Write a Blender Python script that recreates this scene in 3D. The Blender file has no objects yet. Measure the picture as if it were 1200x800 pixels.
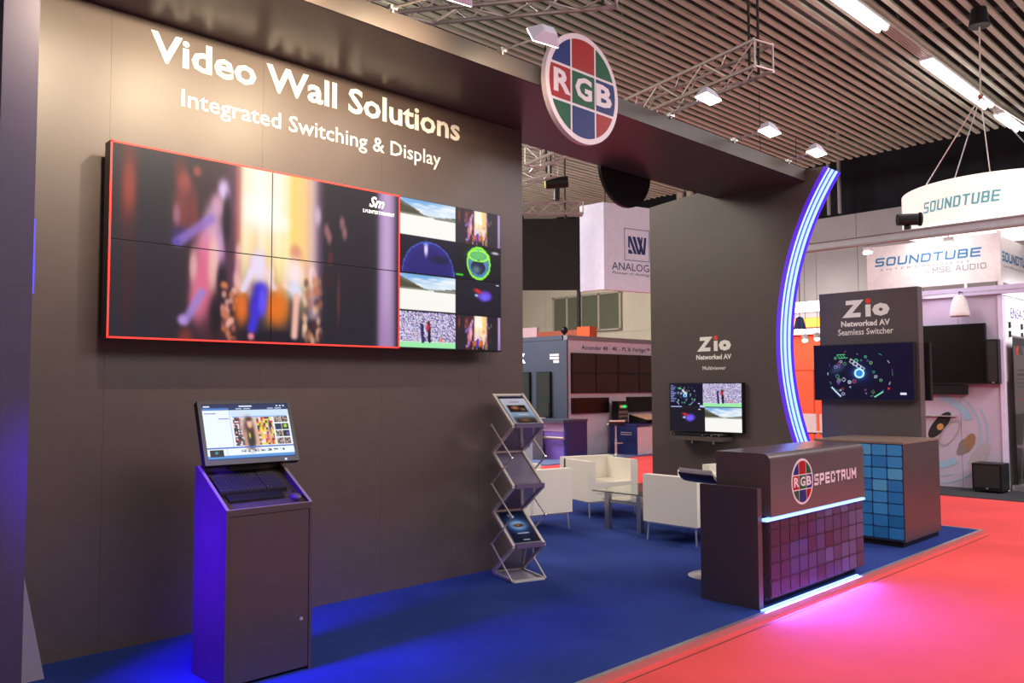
import bpy, bmesh, math, random
import numpy as np
from mathutils import Vector, Matrix
random.seed(7); rng = np.random.default_rng(7)
S = bpy.context.scene
C = S.collection
# ---------------------------------------------------------------- camera
EYE = Vector((0, 0, 1.65))
cr = Vector((0.71771326, -0.69633007, -0.0034791)); cu = Vector((-0.03512886, -0.04119662, 0.99853333)); cf = Vector((0.69545211, 0.71653839, 0.05402864))
cd = bpy.data.cameras.new('camera'); cam = bpy.data.objects.new('camera', cd); C.objects.link(cam)
cd.sensor_width = 36; cd.lens = 29.0868; cd.clip_end = 200
cam.matrix_world = Matrix(((cr.x, cu.x, -cf.x, EYE.x), (cr.y, cu.y, -cf.y, EYE.y), (cr.z, cu.z, -cf.z, EYE.z), (0, 0, 0, 1)))
S.camera = cam
# ---------------------------------------------------------------- world, exposure, large lights
w = bpy.data.worlds.new('hall_air'); S.world = w; w.use_nodes = True
w.node_tree.nodes['Background'].inputs[0].default_value = (0.66, 0.59, 0.62, 1)
w.node_tree.nodes['Background'].inputs[1].default_value = 0.27
S.view_settings.view_transform = 'Standard'; S.view_settings.look = 'None'; S.view_settings.exposure = 0.0; S.view_settings.gamma = 1.0
S.cycles.max_bounces = 6; S.cycles.diffuse_bounces = 3; S.cycles.glossy_bounces = 3; S.cycles.transmission_bounces = 4; S.cycles.transparent_max_bounces = 6

def area(name, loc, size, power, col, target, spread=180):
    l = bpy.data.lights.new(name, 'AREA'); l.shape = 'RECTANGLE'; l.size, l.size_y = size; l.energy = power; l.color = col; l.spread = math.radians(spread)
    o = bpy.data.objects.new(name, l); C.objects.link(o); o.location = loc
    o.rotation_euler = (Vector(target) - Vector(loc)).to_track_quat('-Z', 'Y').to_euler(); return o

def spot(name, loc, power, col, target, ang=100, blend=1.0, rad=0.04):
    l = bpy.data.lights.new(name, 'SPOT'); l.energy = power; l.color = col; l.spot_size = math.radians(ang); l.spot_blend = blend; l.shadow_soft_size = rad
    o = bpy.data.objects.new(name, l); C.objects.link(o); o.location = loc
    o.rotation_euler = (Vector(target) - Vector(loc)).to_track_quat('-Z', 'Y').to_euler(); return o

WARM = (1.0, 0.80, 0.52)
# hall lighting rows over the aisle (behind / right of the frame) and over the far stands
area('aisle_light_row', (4.0, -3.0, 6.3), (9, 3), 720, (1, 0.93, 0.90), (4.5, -1.5, 0))
area('aisle_light_row_far', (12.5, -0.5, 6.3), (6, 2.5), 580, (1, 0.92, 0.92), (12.0, 1.0, 0))
area('rear_hall_light_row', (4.5, 10.5, 6.3), (5, 4), 560, (1, 0.89, 0.76), (8, 9.5, 0))
area('far_hall_light_row', (10.8, 15.5, 6.2), (4, 3), 950, (1.0, 0.93, 0.95), (13.5, 12.3, 1.0))
area('blue_stand_light', (0.66, 4.46, 1.75), (0.4, 0.4), 34, (0.07, 0.0, 1.0), (2.06, 4.60, 0.62), 50)

# ---------------------------------------------------------------- helpers
def lin(c):
    return tuple((x / 12.92 if x <= 0.04045 else ((x + 0.055) / 1.055) ** 2.4) for x in c)
def h(s):
    return lin(tuple(int(s[i:i + 2], 16) / 255 for i in (0, 2, 4)))
MATS = {}
def mat(name, col, rough=0.5, metal=0.0, emit=None, es=1.0, var=0.06, scale=12, bump=0.0, spec=0.5, trans=0, coat=0, alpha=1, tex='noise'):
    if name in MATS: return MATS[name]
    m = bpy.data.materials.new(name); m.use_nodes = True; nt = m.node_tree; b = nt.nodes['Principled BSDF']
    I = b.inputs
    I['Roughness'].default_value = rough; I['Metallic'].default_value = metal; I['Specular IOR Level'].default_value = spec
    I['Transmission Weight'].default_value = trans; I['Coat Weight'].default_value = coat; I['Alpha'].default_value = alpha
    tc = nt.nodes.new('ShaderNodeTexCoord')
    n = nt.nodes.new('ShaderNodeTexNoise'); n.inputs['Scale'].default_value = scale; n.inputs['Detail'].default_value = 4
    if tex == 'wood':
        mp = nt.nodes.new('ShaderNodeMapping'); mp.inputs['Scale'].default_value = (0.15, 2, 2)
        nt.links.new(tc.outputs['Object'], mp.inputs[0]); nt.links.new(mp.outputs[0], n.inputs['Vector'])
    else:
        nt.links.new(tc.outputs['Object'], n.inputs['Vector'])
    mx = nt.nodes.new('ShaderNodeMix'); mx.data_type = 'RGBA'
    nt.links.new(n.outputs['Fac'], mx.inputs[0])
    mx.inputs[6].default_value = (*[max(0, x * (1 - var * 2)) for x in col], 1); mx.inputs[7].default_value = (*[min(1, x * (1 + var * 2)) for x in col], 1)
    nt.links.new(mx.outputs[2], I['Base Color'])
    if bump:
        bp = nt.nodes.new('ShaderNodeBump'); bp.inputs['Strength'].default_value = bump; bp.inputs['Distance'].default_value = 0.004
        nt.links.new(n.outputs['Fac'], bp.inputs['Height']); nt.links.new(bp.outputs[0], I['Normal'])
    if emit is not None:
        I['Emission Color'].default_value = (*emit, 1); I['Emission Strength'].default_value = es
    MATS[name] = m; return m
def carpet(name, col, dark):
    m = mat(name, col, 0.95, scale=260, var=0.10, bump=0.6, spec=0.1); nt = m.node_tree
    b = nt.nodes['Principled BSDF']; tc = [x for x in nt.nodes if x.type == 'TEX_COORD'][0]
    old = b.inputs['Base Color'].links[0].from_socket
    n2 = nt.nodes.new('ShaderNodeTexNoise'); n2.inputs['Scale'].default_value = 1.1; n2.inputs['Detail'].default_value = 5
    nt.links.new(tc.outputs['Object'], n2.inputs['Vector'])
    r = nt.nodes.new('ShaderNodeMapRange'); r.inputs[1].default_value = 0.35; r.inputs[2].default_value = 0.7; r.inputs[3].default_value = dark; r.inputs[4].default_value = 1.0
    nt.links.new(n2.outputs['Fac'], r.inputs[0])
    mm = nt.nodes.new('ShaderNodeMix'); mm.data_type = 'RGBA'; mm.blend_type = 'MULTIPLY'; mm.inputs[0].default_value = 1
    nt.links.new(old, mm.inputs[6]); nt.links.new(r.outputs[0], mm.inputs[7]); nt.links.new(mm.outputs[2], b.inputs['Base Color'])
    return m
def screen_mat(name, strength=1.0):
    if name in MATS: return MATS[name]
    m = bpy.data.materials.new(name); m.use_nodes = True; nt = m.node_tree; b = nt.nodes['Principled BSDF']
    a = nt.nodes.new('ShaderNodeAttribute'); a.attribute_name = 'Col'
    b.inputs['Base Color'].default_value = (0.004, 0.004, 0.005, 1); b.inputs['Roughness'].default_value = 0.35; b.inputs['Specular IOR Level'].default_value = 0.25
    nt.links.new(a.outputs['Color'], b.inputs['Emission Color']); b.inputs['Emission Strength'].default_value = strength
    MATS[name] = m; return m

def root_loc(p):
    v = Vector((0, 0, 0))
    while p is not None: v += Vector(p.location); p = p.parent
    return v
def link(name, me, m, parent=None, centre=None):
    o = bpy.data.objects.new(name, me); C.objects.link(o)
    if m is not None:
        me.materials.clear(); me.materials.append(m)
    if parent is not None:
        o.parent = parent; me.transform(Matrix.Translation(-root_loc(parent)))
    elif centre is not None:
        me.transform(Matrix.Translation(-Vector(centre))); o.location = centre
    return o
def base_of(me):
    co = np.array([v.co[:] for v in me.vertices]); return ((co[:, 0].min() + co[:, 0].max()) / 2, (co[:, 1].min() + co[:, 1].max()) / 2, co[:, 2].min())
def obj(name, bm, m, parent=None, smooth=False, bevel=0, seg=2):
    if bevel:
        bmesh.ops.bevel(bm, geom=[e for e in bm.edges if len(e.link_faces) == 2 and e.calc_face_angle(0) > 0.5], offset=bevel, segments=seg, affect='EDGES', profile=0.5, clamp_overlap=True)
    me = bpy.data.meshes.new(name); bm.normal_update(); bm.to_mesh(me); bm.free()
    if smooth:
        for p in me.polygons: p.use_smooth = True
        try: me.set_sharp_from_angle(angle=math.radians(38))
        except Exception: pass
    return link(name, me, m, parent, None if parent is not None else base_of(me))
def tag(o, label, cat, group=None):
    o['label'] = label; o['category'] = cat
    if group: o['group'] = group
    return o
def struct(o):
    o['kind'] = 'structure'; return o
def thing(name, label, cat, loc, group=None):
    o = bpy.data.objects.new(name, None); o.empty_display_size = 0.1; C.objects.link(o); o.location = loc
    return tag(o, label, cat, group)
def B():
    return bmesh.new()
def box(bm, x0, x1, y0, y1, z0, z1):
    v = [bm.verts.new(p) for p in ((x0, y0, z0), (x1, y0, z0), (x1, y1, z0), (x0, y1, z0), (x0, y0, z1), (x1, y0, z1), (x1, y1, z1), (x0, y1, z1))]
    for f in ((3, 2, 1, 0), (4, 5, 6, 7), (0, 1, 5, 4), (1, 2, 6, 5), (2, 3, 7, 6), (3, 0, 4, 7)): bm.faces.new([v[i] for i in f])
    return bm
def bx(*a): return box(B(), *a)
def prism(bm, pts, d):
    """closed polygon pts (3D) extruded by vector d"""
    d = Vector(d); a = [bm.verts.new(p) for p in pts]; b = [bm.verts.new(Vector(p) + d) for p in pts]; n = len(pts)
    bm.faces.new(a[::-1]); bm.faces.new(b)
    for i in range(n): bm.faces.new((a[i], a[(i + 1) % n], b[(i + 1) % n], b[i]))
    bmesh.ops.recalc_face_normals(bm, faces=bm.faces[:]); return bm
def rod(bm, a, b, r, n=8, r2=None):
    a = Vector(a); b = Vector(b); d = (b - a); L = d.length
    if L < 1e-6: return bm
    q = d.to_track_quat('Z', 'Y').to_matrix().to_4x4()
    bmesh.ops.create_cone(bm, cap_ends=True, segments=n, radius1=r, radius2=r if r2 is None else r2, depth=L, matrix=Matrix.Translation((a + b) / 2) @ q)
    return bm
def bar(bm, a, b, w, t):
    a = Vector(a); b = Vector(b); d = (b - a); q = d.to_track_quat('Z', 'Y').to_matrix().to_4x4()
    bmesh.ops.create_cube(bm, size=1, matrix=Matrix.Translation((a + b) / 2) @ q @ Matrix.Diagonal((w, t, d.length, 1))); return bm
def path(bm, pts, r, n=8):
    for a, b in zip(pts[:-1], pts[1:]): rod(bm, a, b, r, n)
    for p in pts[1:-1]: bmesh.ops.create_icosphere(bm, subdivisions=1, radius=r * 1.02, matrix=Matrix.Translation(p))
    return bm
def lathe(bm, c, prof, n=24, axis='Z'):
    """prof: (radius, height) pairs, round a vertical axis through c"""
    rings = []
    for r, z in prof:
        rings.append([bm.verts.new((c[0] + r * math.cos(2 * math.pi * i / n), c[1] + r * math.sin(2 * math.pi * i / n), c[2] + z)) for i in range(n)])
    for a, b in zip(rings[:-1], rings[1:]):
        for i in range(n): bm.faces.new((a[i], a[(i + 1) % n], b[(i + 1) % n], b[i]))
    bm.faces.new(rings[0][::-1]); bm.faces.new(rings[-1]); bmesh.ops.recalc_face_normals(bm, faces=bm.faces[:]); return bm
def disc(bm, c, u, v, r, depth, n=48, ring=0):
    """disc (or ring with inner radius ring) in the u,v plane, thickness depth along u x v"""
    c = Vector(c); u = Vector(u); v = Vector(v); nn = u.cross(v)
    def circ(rr, o): return [bm.verts.new(c + nn * o + u * rr * math.cos(2 * math.pi * i / n) + v * rr * math.sin(2 * math.pi * i / n)) for i in range(n)]
    if not ring:
        a = circ(r, 0); b = circ(r, depth); bm.faces.new(a); bm.faces.new(b)
        for i in range(n): bm.faces.new((a[i], a[(i + 1) % n], b[(i + 1) % n], b[i]))
    else:
        q = [circ(r, 0), circ(r, depth), circ(ring, depth), circ(ring, 0)]
        for k in range(4):
            a, b = q[k], q[(k + 1) % 4]
            for i in range(n): bm.faces.new((a[i], a[(i + 1) % n], b[(i + 1) % n], b[i]))
    bmesh.ops.recalc_face_normals(bm, faces=bm.faces[:]); return bm
def text(s, o, u, v, width, height, m, parent, bold=0.0, shear=0.0, space=1.0, depth=0.002, name='lettering', align='L'):
    """flat lettering; o = lower left corner, cap height / full bbox height = height, width may be None"""
    cu_ = bpy.data.curves.new('t', 'FONT'); cu_.body = s; cu_.size = 1; cu_.offset = bold; cu_.shear = shear; cu_.space_character = space; cu_.resolution_u = 2
    to = bpy.data.objects.new('t', cu_); C.objects.link(to)
    dg = bpy.context.evaluated_depsgraph_get(); me = bpy.data.meshes.new_from_object(to.evaluated_get(dg))
    bpy.data.objects.remove(to); bpy.data.curves.remove(cu_)
    co = np.array([x.co[:] for x in me.vertices]); x0, y0 = co[:, 0].min(), co[:, 1].min(); W = co[:, 0].max() - x0; H = co[:, 1].max() - y0
    sy = height / H; sx = sy if width is None else width / W
    u = Vector(u); v = Vector(v); n = u.cross(v); o = Vector(o)
    if align == 'C': o = o - u * (W * sx / 2)
    bm = B(); bm.from_mesh(me); bpy.data.meshes.remove(me)
    for x in bm.verts:
        a = (x.co.x - x0) * sx; b = (x.co.y - y0) * sy; x.co = o + u * a + v * b + n * depth
    return obj(name, bm, m, parent)

GL = {'S': [[(1, 1), (.12, 1), (0, .88), (0, .62), (.12, .5), (.88, .5), (1, .38), (1, .12), (.88, 0), (0, 0)]],
      'O': [[(.12, 1), (.88, 1), (1, .86), (1, .14), (.88, 0), (.12, 0), (0, .14), (0, .86), (.12, 1)]], 'U': [[(0, 1), (0, .14), (.12, 0), (.88, 0), (1, .14), (1, 1)]],
      'N': [[(0, 0), (0, 1), (1, 0), (1, 1)]], 'D': [[(0, 0), (0, 1), (.82, 1), (1, .84), (1, .16), (.82, 0), (0, 0)]], 'T': [[(0, 1), (1, 1)], [(.5, 1), (.5, 0)]],
      'B': [[(0, 0), (0, 1), (.84, 1), (.95, .9), (.95, .6), (.86, .5), (0, .5)], [(.86, .5), (1, .4), (1, .1), (.86, 0), (0, 0)]], 'E': [[(1, 1), (0, 1), (0, 0), (1, 0)], [(0, .5), (.92, .5)]],
      'P': [[(0, 0), (0, 1), (.88, 1), (1, .88), (1, .54), (.88, .42), (0, .42)]], 'R': [[(0, 0), (0, 1), (.88, 1), (1, .88), (1, .56), (.88, .44), (0, .44)], [(.7, .44), (1, 0)]],
      'C': [[(1, .74), (1, .86), (.88, 1), (.12, 1), (0, .86), (0, .14), (.12, 0), (.88, 0), (1, .14), (1, .26)]], 'M': [[(0, 0), (0, 1), (.5, .35), (1, 1), (1, 0)]],
      'G': [[(1, .74), (1, .86), (.88, 1), (.12, 1), (0, .86), (0, .14), (.12, 0), (.88, 0), (1, .14), (1, .5), (.55, .5)]], 'A': [[(0, 0), (.42, 1), (.58, 1), (1, 0)], [(.2, .33), (.8, .33)]],
      'I': [[(.5, 0), (.5, 1)]], ' ': []}
def block(s, o, u, v, W, H, st, m, par, gap=.28, slant=0.0, name='lettering', depth=.0015):
    """squared wide block capitals drawn as strokes of width st"""
    u = Vector(u); v = Vector(v); o = Vector(o); n = u.cross(v); wd = {'I': .3, ' ': .4, 'M': 1.15}
    tot = sum(wd.get(c, 1) for c in s) + gap * (len(s) - 1); cw = W / tot; x = 0; bm = B(); hs = st / 2
    for c in s:
        w_ = wd.get(c, 1) * cw
        for ln in GL[c]:
            P_ = [(x + hs + a * (w_ - st), hs + b * (H - st)) for a, b in ln]; seg_ = 0
            for (ax, ay), (bx_, by) in zip(P_[:-1], P_[1:]):
                L = math.hypot(bx_ - ax, by - ay); dx, dy = (bx_ - ax) / L, (by - ay) / L; e = hs * (.98 if (abs(dx) < .01 or abs(dy) < .01) else .3)
                q = [(ax - dx * e - dy * hs, ay - dy * e + dx * hs), (ax - dx * e + dy * hs, ay - dy * e - dx * hs), (bx_ + dx * e + dy * hs, by + dy * e - dx * hs), (bx_ + dx * e - dy * hs, by + dy * e + dx * hs)]
                q = [(a + b * slant, min(max(b, 0), H)) for a, b in q]
                seg_ += 1; bm.faces.new([bm.verts.new(o + u * a + v * b + n * (depth + .0004 * (seg_ % 2) + .0008 * (ln is not GL[c][0]))) for a, b in q])
        x += w_ + gap * cw
    return obj(name, bm, m, par)

class Img:
    def __init__(s, w, h_, bg=(0, 0, 0)):
        s.w, s.h = w, h_; s.a = np.zeros((h_, w, 3)); s.a[:] = bg
        s.U, s.V = np.meshgrid((np.arange(w)) / (w - 1), (np.arange(h_)) / (h_ - 1))
    def put(s, mk, c):
        mk = np.clip(mk, 0, 1)[..., None]; s.a = s.a * (1 - mk) + np.array(c) * mk
    def rect(s, x0, y0, x1, y1, c, a=1.0):
        s.put(((s.U >= x0) & (s.U <= x1) & (s.V >= y0) & (s.V <= y1)) * a, c)
    def soft(s, x0, y0, x1, y1, c, a=1.0, e=0.01, ey=None):
        ey = e if ey is None else ey
        f = lambda t: 1 / (1 + np.exp(-np.clip(t, -40, 40)))
        s.put(a * f((s.U - x0) / e) * f((x1 - s.U) / e) * f((s.V - y0) / ey) * f((y1 - s.V) / ey), c)
    def blob(s, cx, cy, rx, ry, c, a=1.0, rot=0.0, p=1.6):
        dx = s.U - cx; dy = s.V - cy; ca, sa = math.cos(rot), math.sin(rot)
        d = ((dx * ca + dy * sa) / rx) ** 2 + ((-dx * sa + dy * ca) / ry) ** 2
        s.put(a * np.exp(-d ** p), c)
    def ell(s, cx, cy, rx, ry, c, a=1.0):
        s.put(((((s.U - cx) / rx) ** 2 + ((s.V - cy) / ry) ** 2) < 1) * a, c)
    def ring(s, cx, cy, rx, ry, t, c, a=1.0):
        d = np.sqrt(((s.U - cx) / rx) ** 2 + ((s.V - cy) / ry) ** 2); s.put((abs(d - 1) < t) * a, c)
    def line(s, x0, y0, x1, y1, t, c, a=1.0, asp=1.78):
        soft_ = s.w > 250
        dx, dy = (x1 - x0) * asp, y1 - y0; L = dx * dx + dy * dy + 1e-9
        k = np.clip((((s.U - x0) * asp) * dx + (s.V - y0) * dy) / L, 0, 1)
        d = np.hypot((s.U - x0) * asp - k * dx, s.V - y0 - k * dy); s.put(np.exp(-(d / t) ** 3) * a if soft_ else (d < t) * a, c)
    def noise(s, x0, y0, x1, y1, cols, n=1, amp=1.0):
        mk = (s.U >= x0) & (s.U <= x1) & (s.V >= y0) & (s.V <= y1)
        hh, ww = s.h // n + 1, s.w // n + 1
        idx = np.kron(rng.integers(0, len(cols), (hh, ww)), np.ones((n, n), int))[:s.h, :s.w]
        c = np.array(cols)[idx]; s.a[mk] = s.a[mk] * (1 - amp) + c[mk] * amp
    def sub(s, x0, y0, x1, y1):
        """a view image painted later into this rectangle"""
        return x0, y0, x1, y1
    def paste(s, im, x0, y0, x1, y1):
        mk = (s.U >= x0) & (s.U <= x1) & (s.V >= y0) & (s.V <= y1)
        uu = ((s.U[mk] - x0) / (x1 - x0) * (im.w - 1)).astype(int); vv = ((s.V[mk] - y0) / (y1 - y0) * (im.h - 1)).astype(int)
        s.a[mk] = im.a[vv, uu]
def picture(name, a, o, u, v, W, H, m, parent):
    """a = h x w x 3 sRGB array on a flat grid; o = top left corner, u right, v down"""
    hh, ww = a.shape[:2]; o = np.array(o, float) - np.array(root_loc(parent)); u = np.array(u, float); v = np.array(v, float)
    X, Y = np.meshgrid(np.linspace(0, W, ww), np.linspace(0, H, hh))
    co = o + X[..., None] * u + Y[..., None] * v
    i = np.arange(hh * ww).reshape(hh, ww)
    q = np.stack([i[:-1, :-1], i[1:, :-1], i[1:, 1:], i[:-1, 1:]], -1).reshape(-1, 4)
    me = bpy.data.meshes.new(name); me.vertices.add(hh * ww); me.vertices.foreach_set('co', co.reshape(-1))
    me.loops.add(q.size); me.loops.foreach_set('vertex_index', q.reshape(-1).astype(np.int32))
    me.polygons.add(len(q)); me.polygons.foreach_set('loop_start', np.arange(0, q.size, 4, dtype=np.int32)); me.update(calc_edges=True)
    at = me.color_attributes.new('Col', 'FLOAT_COLOR', 'POINT')
    c = np.clip(a, 0, 1); c = np.where(c <= 0.04045, c / 12.92, ((c + 0.055) / 1.055) ** 2.4)
    at.data.foreach_set('color', np.concatenate([c.reshape(-1, 3), np.ones((hh * ww, 1))], 1).reshape(-1).astype(np.float32))
    ob = bpy.data.objects.new(name, me); C.objects.link(ob); ob.parent = parent; me.materials.append(m); return ob
X_, Y_, Z_ = (1, 0, 0), (0, 1, 0), (0, 0, 1)
NX, NY, NZ = (-1, 0, 0), (0, -1, 0), (0, 0, -1)

# ---------------------------------------------------------------- materials
M_wall = mat('taupe_laminate', (0.092, 0.067, 0.062), 0.42, scale=5, var=0.05, bump=0.03)
M_soffit = mat('taupe_gloss_laminate', (0.066, 0.047, 0.052), 0.33, scale=5, var=0.05)
M_cab = mat('dark_taupe_laminate', (0.062, 0.046, 0.054), 0.36, scale=8, var=0.05)
M_cabedge = mat('pale_cut_edge', (0.30, 0.24, 0.22), 0.5)
M_white = mat('white_paint', (0.78, 0.75, 0.78), 0.5)
M_vinyl = mat('white_vinyl', (0.92, 0.90, 0.84), 0.5, var=0.01)
M_redv = mat('red_vinyl', (0.85, 0.05, 0.03), 0.5)
M_black = mat('black_plastic', (0.010, 0.010, 0.012), 0.4, spec=0.3)
M_blackm = mat('matt_black', (0.018, 0.016, 0.016), 0.8)
M_chrome = mat('chrome', (0.80, 0.78, 0.78), 0.28, 0.75, var=0.02)
M_steel = mat('brushed_steel', (0.52, 0.50, 0.48), 0.35, 1.0, scale=40)
M_alu = mat('aluminium', (0.66, 0.64, 0.64), 0.38, 0.9)
M_leather = mat('cream_leather', (0.86, 0.80, 0.70), 0.42, scale=60, var=0.02, bump=0.05)
M_blue = carpet('blue_carpet', (0.028, 0.055, 0.26), 0.75)
M_red = carpet('red_carpet', (0.92, 0.10, 0.10), 0.88)
M_grey = carpet('grey_carpet', (0.06, 0.06, 0.065), 0.8)
M_slat = mat('ceiling_slat_wood', (0.58, 0.62, 0.48), 0.6, scale=6, var=0.10, tex='wood')
M_void = mat('dark_roof_void', (0.03, 0.02, 0.018), 0.95, scale=1.2, var=0.3)
M_led = mat('blue_led', (0.3, 0.5, 1), 0.5, emit=(0.20, 0.38, 1.0), es=2.2)
M_ledbed = mat('violet_glow_acrylic', (0.10, 0.03, 0.40), 0.5, emit=(0.13, 0.02, 1.0), es=0.5)  # violet tube light on backing and lips put in as their own glow
M_tube = mat('white_tube', (0.9, 0.9, 0.9), 0.4, emit=(1, 0.97, 1), es=9)
M_lampglow = mat('halogen_glass', (1, 0.95, 0.9), 0.3, emit=(1, 0.86, 0.72), es=14)
M_scr = screen_mat('lit_screen', 1.0)
M_off = mat('switched_off_screen', (0.006, 0.0055, 0.006), 0.3, spec=0.25)
M_beige = mat('beige_hall_wall', (0.78, 0.70, 0.52), 0.7, scale=2)
M_hall = mat('grey_hall_wall', (0.42, 0.40, 0.40), 0.7, scale=2)

# ================================================================ SETTING
struct(obj('floor', bx(-6, 30, -9, 26, -0.20, -0.05), mat('hall_floor', (0.30, 0.29, 0.28), 0.8, scale=3)))
for nm_, a_ in (('floor_aisle', (-6, 14.0, -0.2, 9.6, -0.05, -0.04)), ('floor_aisle', (14.0, 30, -0.2, 3.55, -0.05, -0.04)), ('floor_aisle', (9.0, 14.0, 9.6, 12.2, -0.05, -0.04)), ('floor_aisle', (14.0, 19.9, 7.4, 12.2, -0.05, -0.04))):
    struct(obj(nm_, bx(*a_), M_red))
p = struct(obj('floor_platform', bx(-2.0, 10.42, 3.13, 9.3, -0.039, 0.0), M_blue)); p.name = 'floor_platform'
struct(obj('trim_1', bx(-2.0, 10.46, 3.09, 3.128, -0.039, 0.006), M_alu, bevel=0.004))
struct(obj('trim_2', bx(10.422, 10.46, 3.128, 9.3, -0.039, 0.006), M_alu, bevel=0.004))
M_tape = mat('dark_tape', (0.10, 0.05, 0.03), 0.8)
struct(obj('trim_3', bx(-2.0, 10.4, 3.015, 3.022, -0.039, -0.0375), M_tape))

# main wall made of laminate panels
wall = bpy.data.objects.new('wall_back', None); C.objects.link(wall); wall.location = (3.4, 5.57, 0); struct(wall)
WX = [0.75, 1.80, 2.86, 3.92, 4.98, 5.55]
for a, b in zip(WX[:-1], WX[1:]):
    obj('wall_panel', bx(a + 0.0006, b - 0.0006, 5.57, 5.60, 0, 4.105), M_wall, wall)
obj('wall_core', bx(0.76, 5.54, 5.601, 5.74, 0, 4.105), M_wall, wall)
text('Video Wall Solutions', (2.045, 5.568, 3.838), X_, Z_, 2.715, 0.208, M_vinyl, wall, bold=0.022)
text('Integrated Switching & Display', (2.258, 5.568, 3.535), X_, Z_, 2.28, 0.160, M_vinyl, wall, bold=0.006)

# overhead canopy: glossy soffit with fascia boards
can = bpy.data.objects.new('ceiling_canopy', None); C.objects.link(can); can.location = (5, 5.2, 4.11); struct(can)
obj('soffit_board', bx(0.5, 9.48, 4.63, 5.84, 4.11, 4.13), M_soffit, can)
M_fascia = mat('fascia_laminate', (0.055, 0.040, 0.034), 0.5, scale=5, var=0.05)
obj('fascia_board', bx(0.5, 9.48, 4.61, 4.63, 4.11, 4.26), M_fascia, can)
obj('fascia_board', bx(0.5, 9.48, 5.84, 5.86, 4.11, 4.26), M_fascia, can)
obj('top_board', bx(0.5, 9.48, 4.63, 5.84, 4.24, 4.26), M_fascia, can)

# right wing wall with concave front edge carrying three LED lines
ARC2 = []
for i in range(49):
    z = 4.25 * (1 - i / 48); ARC2.append((1.3657 + math.sqrt(3.6754 ** 2 - (z - 2.1397) ** 2), z))
wing = bpy.data.objects.new('wall_wing', None); C.objects.link(wing); wing.location = (9.65, 5.8, 0); struct(wing)
XA, XB = 9.42, 9.77
prf = [(XA, y, z) for y, z in ARC2] + [(XA, 6.92, 0), (XA, 6.92, 4.15), (XA, 5.84, 4.25)]
obj('wing_board', prism(B(), prf, (XB - XA, 0, 0)), M_wall, wing)
def strip_on_arc(x0, x1, off0, off1, arc, top=0, bot=None):
    bm = B(); pr_ = None; arc = arc[top:bot]
    for i, (y, z) in enumerate(arc):
        j, k = max(0, i - 1), min(len(arc) - 1, i + 1); ty, tz = arc[k][0] - arc[j][0], arc[k][1] - arc[j][1]; L = math.hypot(ty, tz); ny, nz = tz / L, -ty / L
        if ny > 0: ny, nz = -ny, -nz
        r = [bm.verts.new((x, y + ny * o, z + nz * o)) for x, o in ((x0, off0), (x1, off0), (x1, off1), (x0, off1))]
        if pr_:
            for a in range(4): bm.faces.new((pr_[a], pr_[(a + 1) % 4], r[(a + 1) % 4], r[a]))
        else: bm.faces.new(r)
        pr_ = r
    bm.faces.new(pr_); bmesh.ops.recalc_face_normals(bm, faces=bm.faces[:]); return bm
arch = thing('led_arch', 'curved vertical light arch of blue tubes on the violet glowing edge of the grey wing wall', 'light', (9.66, 4.4, 0))
obj('backing', strip_on_arc(XA + 0.0, XB, 0.002, 0.02, ARC2), M_ledbed, arch)
for cx in (9.488, 9.595, 9.702):
    obj('light_tube', strip_on_arc(cx - 0.0165, cx + 0.0165, 0.021, 0.04, ARC2), M_led, arch, smooth=True)
for x in (XA, XB - 0.012):
    obj('edge_lip', strip_on_arc(x, x + 0.012, 0.021, 0.055, ARC2), M_ledbed, arch)

# left post of the stand
post = thing('stand_post', 'tall dark purple post at the left end of the grey main wall', 'post', (1.11, 4.9, 0))
obj('post_board', bx(1.045, 1.215, 4.90, 5.0, 0, 4.105), mat('violet_dark_laminate', (0.06, 0.04, 0.10), 0.5), post)
obj('foot_wedge', prism(B(), [(1.24, 5.3, 0.0), (1.43, 5.3, 0.0), (1.30, 5.3, 0.66), (1.24, 5.3, 0.66)], (0, 0.03, 0)), mat('grey_wedge', (0.30, 0.25, 0.32), 0.5), post)
obj('light_tube', bx(1.2155, 1.224, 4.905, 4.915, 2.15, 2.55), mat('dim_blue_led', (0.1, 0.1, 1), 0.5, emit=(0.05, 0.03, 1), es=1.2), post)

# ceiling: spaced slats under a dark roof void
ceil_ = struct(obj('ceiling', bx(-6, 30, -9, 26, 7.9, 8.0), M_void))
me0 = None; n = 0
y = -1.1
while y < 19.5:
    if me0 is None:
        sl = obj('ceiling_slat', bx(1.5, 17.45, -0.035, 0.035, 6.5, 6.535), M_slat, ceil_); me0 = sl.data
    else:
        sl = bpy.data.objects.new('ceiling_slat', me0); C.objects.link(sl); sl.parent = ceil_
    sl.location = (random.uniform(-0.04, 0.04), y, random.uniform(-0.006, 0.006)); y += 0.1655
M_joist = mat('steel_joist', (0.10, 0.08, 0.07), 0.7, scale=3)
for x in (4.3, 7.0, 9.6, 12.2, 14.9):
    obj('joist', bx(x, x + 0.05, -1.5, 19.6, 6.63, 6.70), M_joist, ceil_)
    for yy in (1.5, 4.5, 7.5, 10.5): obj('hanger', bx(x + 0.01, x + 0.04, yy, yy + 0.03, 6.70, 7.9), M_joist, ceil_)
M_duct = mat('duct_metal', (0.20, 0.19, 0.19), 0.4, 0.6)
for y0 in (2.6, 5.6):
    bm = B(); rod(bm, (5, y0, 7.35), (17, y0, 7.35), 0.26, 20); obj('air_duct', bm, M_duct, ceil_, smooth=True)
obj('end_beam', bx(17.5, 17.62, -2, 19.6, 6.62, 6.9), M_joist, ceil_)

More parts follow.
